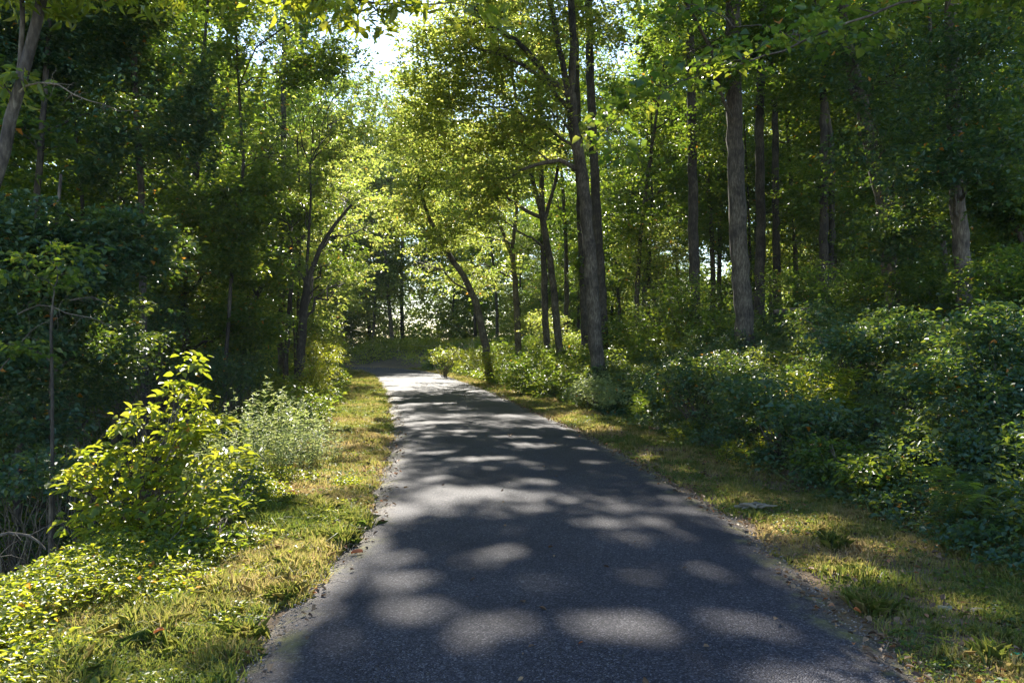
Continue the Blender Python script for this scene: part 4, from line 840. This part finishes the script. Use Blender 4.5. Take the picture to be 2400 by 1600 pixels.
def fern(label, x, y, n, L, seed, group=None):
    r = R(seed); b0 = np.array([x, y, g1(x, y)]); root = thing("fern", label, "fern", b0, group)
    for k in range(n):
        a = r.uniform(0, 6.28); d = np.array([math.cos(a), math.sin(a), 0]); l = L * r.uniform(.7, 1.1); t = np.linspace(0, 1, 26)[:, None]
        pa = d * l * t + np.array([0, 0, 1.]) * (l * .75 * np.sin(t * 2.3) - .10 * l * t * t); side = np.cross(d, [0, 0, 1.]); P = []; T = []
        for sgn in (-1, 1):
            P.append(pa[3:]); T.append(side * sgn + d * .35 + np.zeros((23, 3)))
        P = np.vstack(P); T = np.vstack(T); pl = np.tile(np.sin(np.clip(t[3:, 0] * 1.05, 0, 1) * 3.0) * .16 * l * 1.2 + .01, 2)
        vs, fs, kk, m = leaf_arrays(P, np.tile([0, 0, 1.], (len(P), 1)) + r.normal(size=P.shape) * .1, T, pl, l * .042, .1)
        tv, tf = tube_arrays(pa, np.linspace(.003, .001, 26), 4); tri = np.vstack([tf[:, [0, 1, 2]], tf[:, [0, 2, 3]]])
        me = mesh_from("frond", np.vstack([vs, tv]), np.vstack([fs, tri + len(vs)]), 3, M_LEAF, {"v": np.full(len(vs) + len(tv), r.uniform(.2, .9))})
        obj("frond", me, root)
fern("feathery fern spreading over the grass at the bank foot", *gp(2190, 1225), 13, .62, 781)
fern("small fern at the right frame edge, half under the brambles", *gp(2330, 1265), 10, .5, 782)

def stone(label, px, py, size, c, seed, sq=(1, .8, .5)):
    size *= .72
    x, y = gp(px, py); r = R(seed); bm_v = []; 
    import bmesh
    bm = bmesh.new(); bmesh.ops.create_icosphere(bm, subdivisions=3, radius=1)
    for v in bm.verts:
        p = np.array(v.co); k = 1 + .16 * float(wav(p[None], .5, seed)[0]) + .07 * float(wav(p[None], 1.3, seed + 1)[0]); v.co = Vector(p * k * np.array(sq) * size)
    me = bpy.data.meshes.new("stone"); bm.to_mesh(me); bm.free(); me.materials.append(plain("stone", c, .9))
    o = obj("stone", me, None, (x, y, g1(x, y) + size * sq[2] * .12)); o.rotation_euler = (0, 0, r.uniform(0, 6)); tag(o, label, "stone")
stone("flat pale stone in the grass at the lower right", 2245, 1400, .075, (.20, .175, .14), 1, (1.2, .8, .35))
stone("small pinkish stone half sunk beside the right verge tuft", 2065, 1425, .04, (.26, .20, .20), 2)
stone("mossy greenish rock in the right verge grass", 2170, 1395, .07, (.16, .17, .11), 3, (1.3, .8, .4))
stone("tiny white stone on the left edge of the asphalt", 866, 1192, .028, (.4, .38, .36), 4)
stone("buff stone near the bottom of the right verge", 2195, 1455, .05, (.20, .16, .11), 5)
stone("white stone under the bright left shrub", 463, 1150, .07, (.35, .35, .34), 6, (1.3, .8, .5))
def bark_piece():
    r = R(791); x, y = gp(1718, 1172); b0 = np.array([x, y, g1(x, y)]); root = thing("broken_branch", "splintered pale pieces of rotten branch on the right verge", "branch", b0)
    for k in range(5):
        a = r.uniform(-.5, .6); l = r.uniform(.10, .28); c = np.array([r.normal() * .12, r.normal() * .06, .035 + .01 * k]); d = np.array([math.cos(a), math.sin(a), .05]) * l / 2
        tb = TB(); tb.add(bend(c - d, c + d, r, 6, 0, .06), np.array([.006, .014, .016, .015, .012, .004]), 7, .12, r); obj("splinter", tb.mesh("splinter", PALEWOOD), root)
PALEWOOD = plain("pale_wood", (.22, .19, .14), .9)
bark_piece()
def curled_leaf(label, px, py, size, mat, seed, z=0.03):
    r = R(seed); x, y = gp(px, py); n = 9; m = 6; u = np.linspace(-1, 1, n); t = np.linspace(0, 1, m); vs = []
    for i in u:
        for j in t:
            wv = size * .5 * math.sin(max(.05, j) ** .7 * 3.0) * (1 + .25 * math.sin(9 * j)); vs.append((i * wv, (j - .5) * size * 1.5, size * .28 * i * i + .10 * size * math.sin(4 * j + i)))
    f = [(i * m + j, (i + 1) * m + j, (i + 1) * m + j + 1, i * m + j + 1) for i in range(n - 1) for j in range(m - 1)]
    me = mesh_from("leaf", np.array(vs), np.array(f), 4, mat, {"v": np.full(n * m, .75 if seed % 2 else .99)}, True)
    o = obj("fallen_leaf", me, None, (x, y, max(g1(x, y), 0) + z)); o.rotation_euler = (.1, .1, r.uniform(0, 6)); tag(o, label, "leaf")
curled_leaf("big curled tan leaf in the shaded grass at the bank foot", 1500, 990, .17, M_LITTER, 801)
curled_leaf("orange dead leaf on the left verge beside the shaded strip", 672, 1142, .09, M_LITTER, 802)
curled_leaf("orange leaf lying at the left asphalt edge", 820, 1278, .06, M_LITTER, 804)
curled_leaf("small brown leaf lying on the asphalt near the bend", 1172, 1008, .09, M_LITTER, 803, .06)
curled_leaf("russet leaf in the sunny creepers at the lower left", 365, 1488, .045, M_LITTER, 806, .09)
def scrap():
    x, y = gp(2345, 1520); r = R(811); n = 9; vs = []
    for i in range(n):
        for j in range(n):
            vs.append(((i / 8 - .5) * .085, (j / 8 - .5) * .06, .02 + .012 * math.sin(i * 2.1 + j) + .01 * r.normal()))
    f = [(i * n + j, (i + 1) * n + j, (i + 1) * n + j + 1, i * n + j + 1) for i in range(n - 1) for j in range(n - 1)]
    o = obj("plastic_scrap", mesh_from("plastic_scrap", np.array(vs), np.array(f), 4, plain("green_plastic", (.03, .30, .14), .3)), None, (x, y, g1(x, y) + .02)); tag(o, "crumpled green plastic scrap in the grass at lower right edge", "litter")
scrap()
def tuft(label, px, py, n, h, seed, v0=.3, group=None, wd=.004):
    x, y = gp(px, py); r = R(seed); b0 = np.array([x, y, g1(x, y)]); P = r.normal(size=(n, 3)) * [.045, .045, 0]; a = r.uniform(0, 6.28, n); le = r.uniform(.15, .9, n); hh = h * r.uniform(.5, 1.1, n)
    d = np.stack([np.cos(a), np.sin(a), 0 * a], -1); b = np.stack([-np.sin(a), np.cos(a), 0 * a], -1) * wd; Zu = np.array([0, 0, 1.])
    p1 = P + d * (hh * le * .3)[:, None] + Zu * (hh * .6)[:, None]; p2 = P + d * (hh * le)[:, None] + Zu * (hh * (1 - .35 * le))[:, None]
    v = np.stack([P - b, P + b, p1 + b, p2, p1 - b], 1).reshape(-1, 3)
    o = obj("grass_tuft", mesh_from("grass_tuft", v, np.arange(n)[:, None] * 5 + np.arange(5), 5, M_GRASS, {"v": np.repeat(np.clip(v0 + .12 + r.normal(size=n) * .2, 0, 1), 5)}), None, b0); tag(o, label, "grass tuft", group)
tuft("bright green broad bladed tuft at the lower right corner", 2270, 1510, 60, .13, 821, .15, wd=.006)
tuft("dense fine tuft growing at the right asphalt edge", 2005, 1400, 260, .12, 822, .3, wd=.0025)
tuft("dark tuft sprouting at the left asphalt edge", 560, 1465, 160, .13, 823, .25)
tuft("tall green tuft beside the bare patch of the right verge", 1915, 1262, 120, .16, 824, .2)
tuft("fine tuft overhanging the left asphalt edge in the sun", 655, 1370, 260, .13, 825, .35, wd=.0025)
tuft("lush tuft at the left asphalt edge in shade", 790, 1250, 220, .14, 826, .2, wd=.003)

# dead wood
def branch(name, label, D, pts, w0, w1, seed, mat=M_BARK, side=0, D2=None):
    r = R(seed); D2 = D if D2 is None else D2; P = np.array([V(x, y, D + (D2 - D) * i / (len(pts) - 1)) for i, (x, y) in enumerate(pts)]); o = P[0]; root = thing(name, label, "branch", o); tb = TB(); q, t = resample(P, .08); m = 1 / .98 / F * D / 2
    q[1:-1] += r.normal(size=(len(q) - 2, 3)) * .004; tb.add(q, np.interp(t, [0, 1], [w0 * m, w1 * m]), 7, .06, r); obj("stick", tb.mesh("stick", mat, o), root)
    if side:
        tb = TB()
        for k in range(side):
            i = r.integers(1, len(q) - 1); d = norm(r.normal(size=3) * [1, .5, .7]) * r.uniform(.08, .3); tb.add(bend(q[i], q[i] + d, r, 5, .05, .08), np.linspace(w1 * m * .8, w1 * m * .3, 5), 4)
        obj("twigs", tb.mesh("twigs", mat, o), root)
branch("dead_branch", "bare curved root like branch arching into the hollow at left edge", 6.2, [(-30, 1238), (20, 1224), (60, 1228), (90, 1246), (105, 1262)], 9, 4, 831, side=3)
branch("dead_branch", "thin pale stick hanging down at the lower left frame edge", 5.8, [(-5, 1255), (2, 1300), (4, 1340), (12, 1390)], 6, 4, 832, side=2)
branch("dead_branch", "thin twig curving below the arching branch in the dark hollow", 6.4, [(60, 1240), (50, 1280), (30, 1310), (10, 1330)], 3, 2, 833, side=3)
branch("dead_branch", "pale dead twigs fanning out in front of the lower left foliage", 9, [(40, 722), (90, 700), (125, 704), (150, 718), (215, 732), (260, 752)], 3, 1.5, 834, side=14)
branch("dead_branch", "fine pale twig drooping right above the fan of dead twigs", 9.2, [(160, 690), (205, 680), (240, 694), (262, 706)], 3, 1.5, 835, side=7)
branch("dead_branch", "long thin twig slanting across the left wood by the reddish sapling", 9, [(0, 850), (45, 790), (80, 750), (118, 735)], 3, 1.5, 836, side=4)
branch("fallen_pole", "fallen grey pole resting level behind the bank shrubs", 20, [(1778, 716), (1815, 711), (1860, 710)], 9, 7, 837, side=0)
make_tree("sapling", "thin reddish bare stemmed sapling at the far left hollow", "sapling", [stemV(9, [(120, 1010), (120, 880), (117, 760), (121, 700)], 9, 6)],
          [bl(60, 800, 9, 60, 35, 160, .3), bl(130, 610, 9.3, 120, 70, 450, .6)], R(838), M_LEAF, M_BARKD, L=.085, rad=.2, per=10, hi=True, gap=-9, tint=.1)

# ------------------------------------------------------------------ air
def haze():
    m, t, out = mat_new("haze"); pv = nd(t, "ShaderNodeVolumePrincipled"); pv.inputs["Color"].default_value = (.88, .93, 1, 1); pv.inputs["Density"].default_value = 0.00035; pv.inputs["Anisotropy"].default_value = 0.0
    t.links.new(pv.outputs[0], out.inputs["Volume"])
    a, b, c = 185, (-45, 205), (-6, 34)
    v = [(x, y, z) for x in (-a, a) for y in b for z in c]
    f = [(0, 1, 3, 2), (4, 6, 7, 5), (0, 4, 5, 1), (2, 3, 7, 6), (0, 2, 6, 4), (1, 5, 7, 3)]
    tag(obj("haze", mesh_from("haze", np.array(v), np.array(f), 4, m)), kind="stuff")
haze()
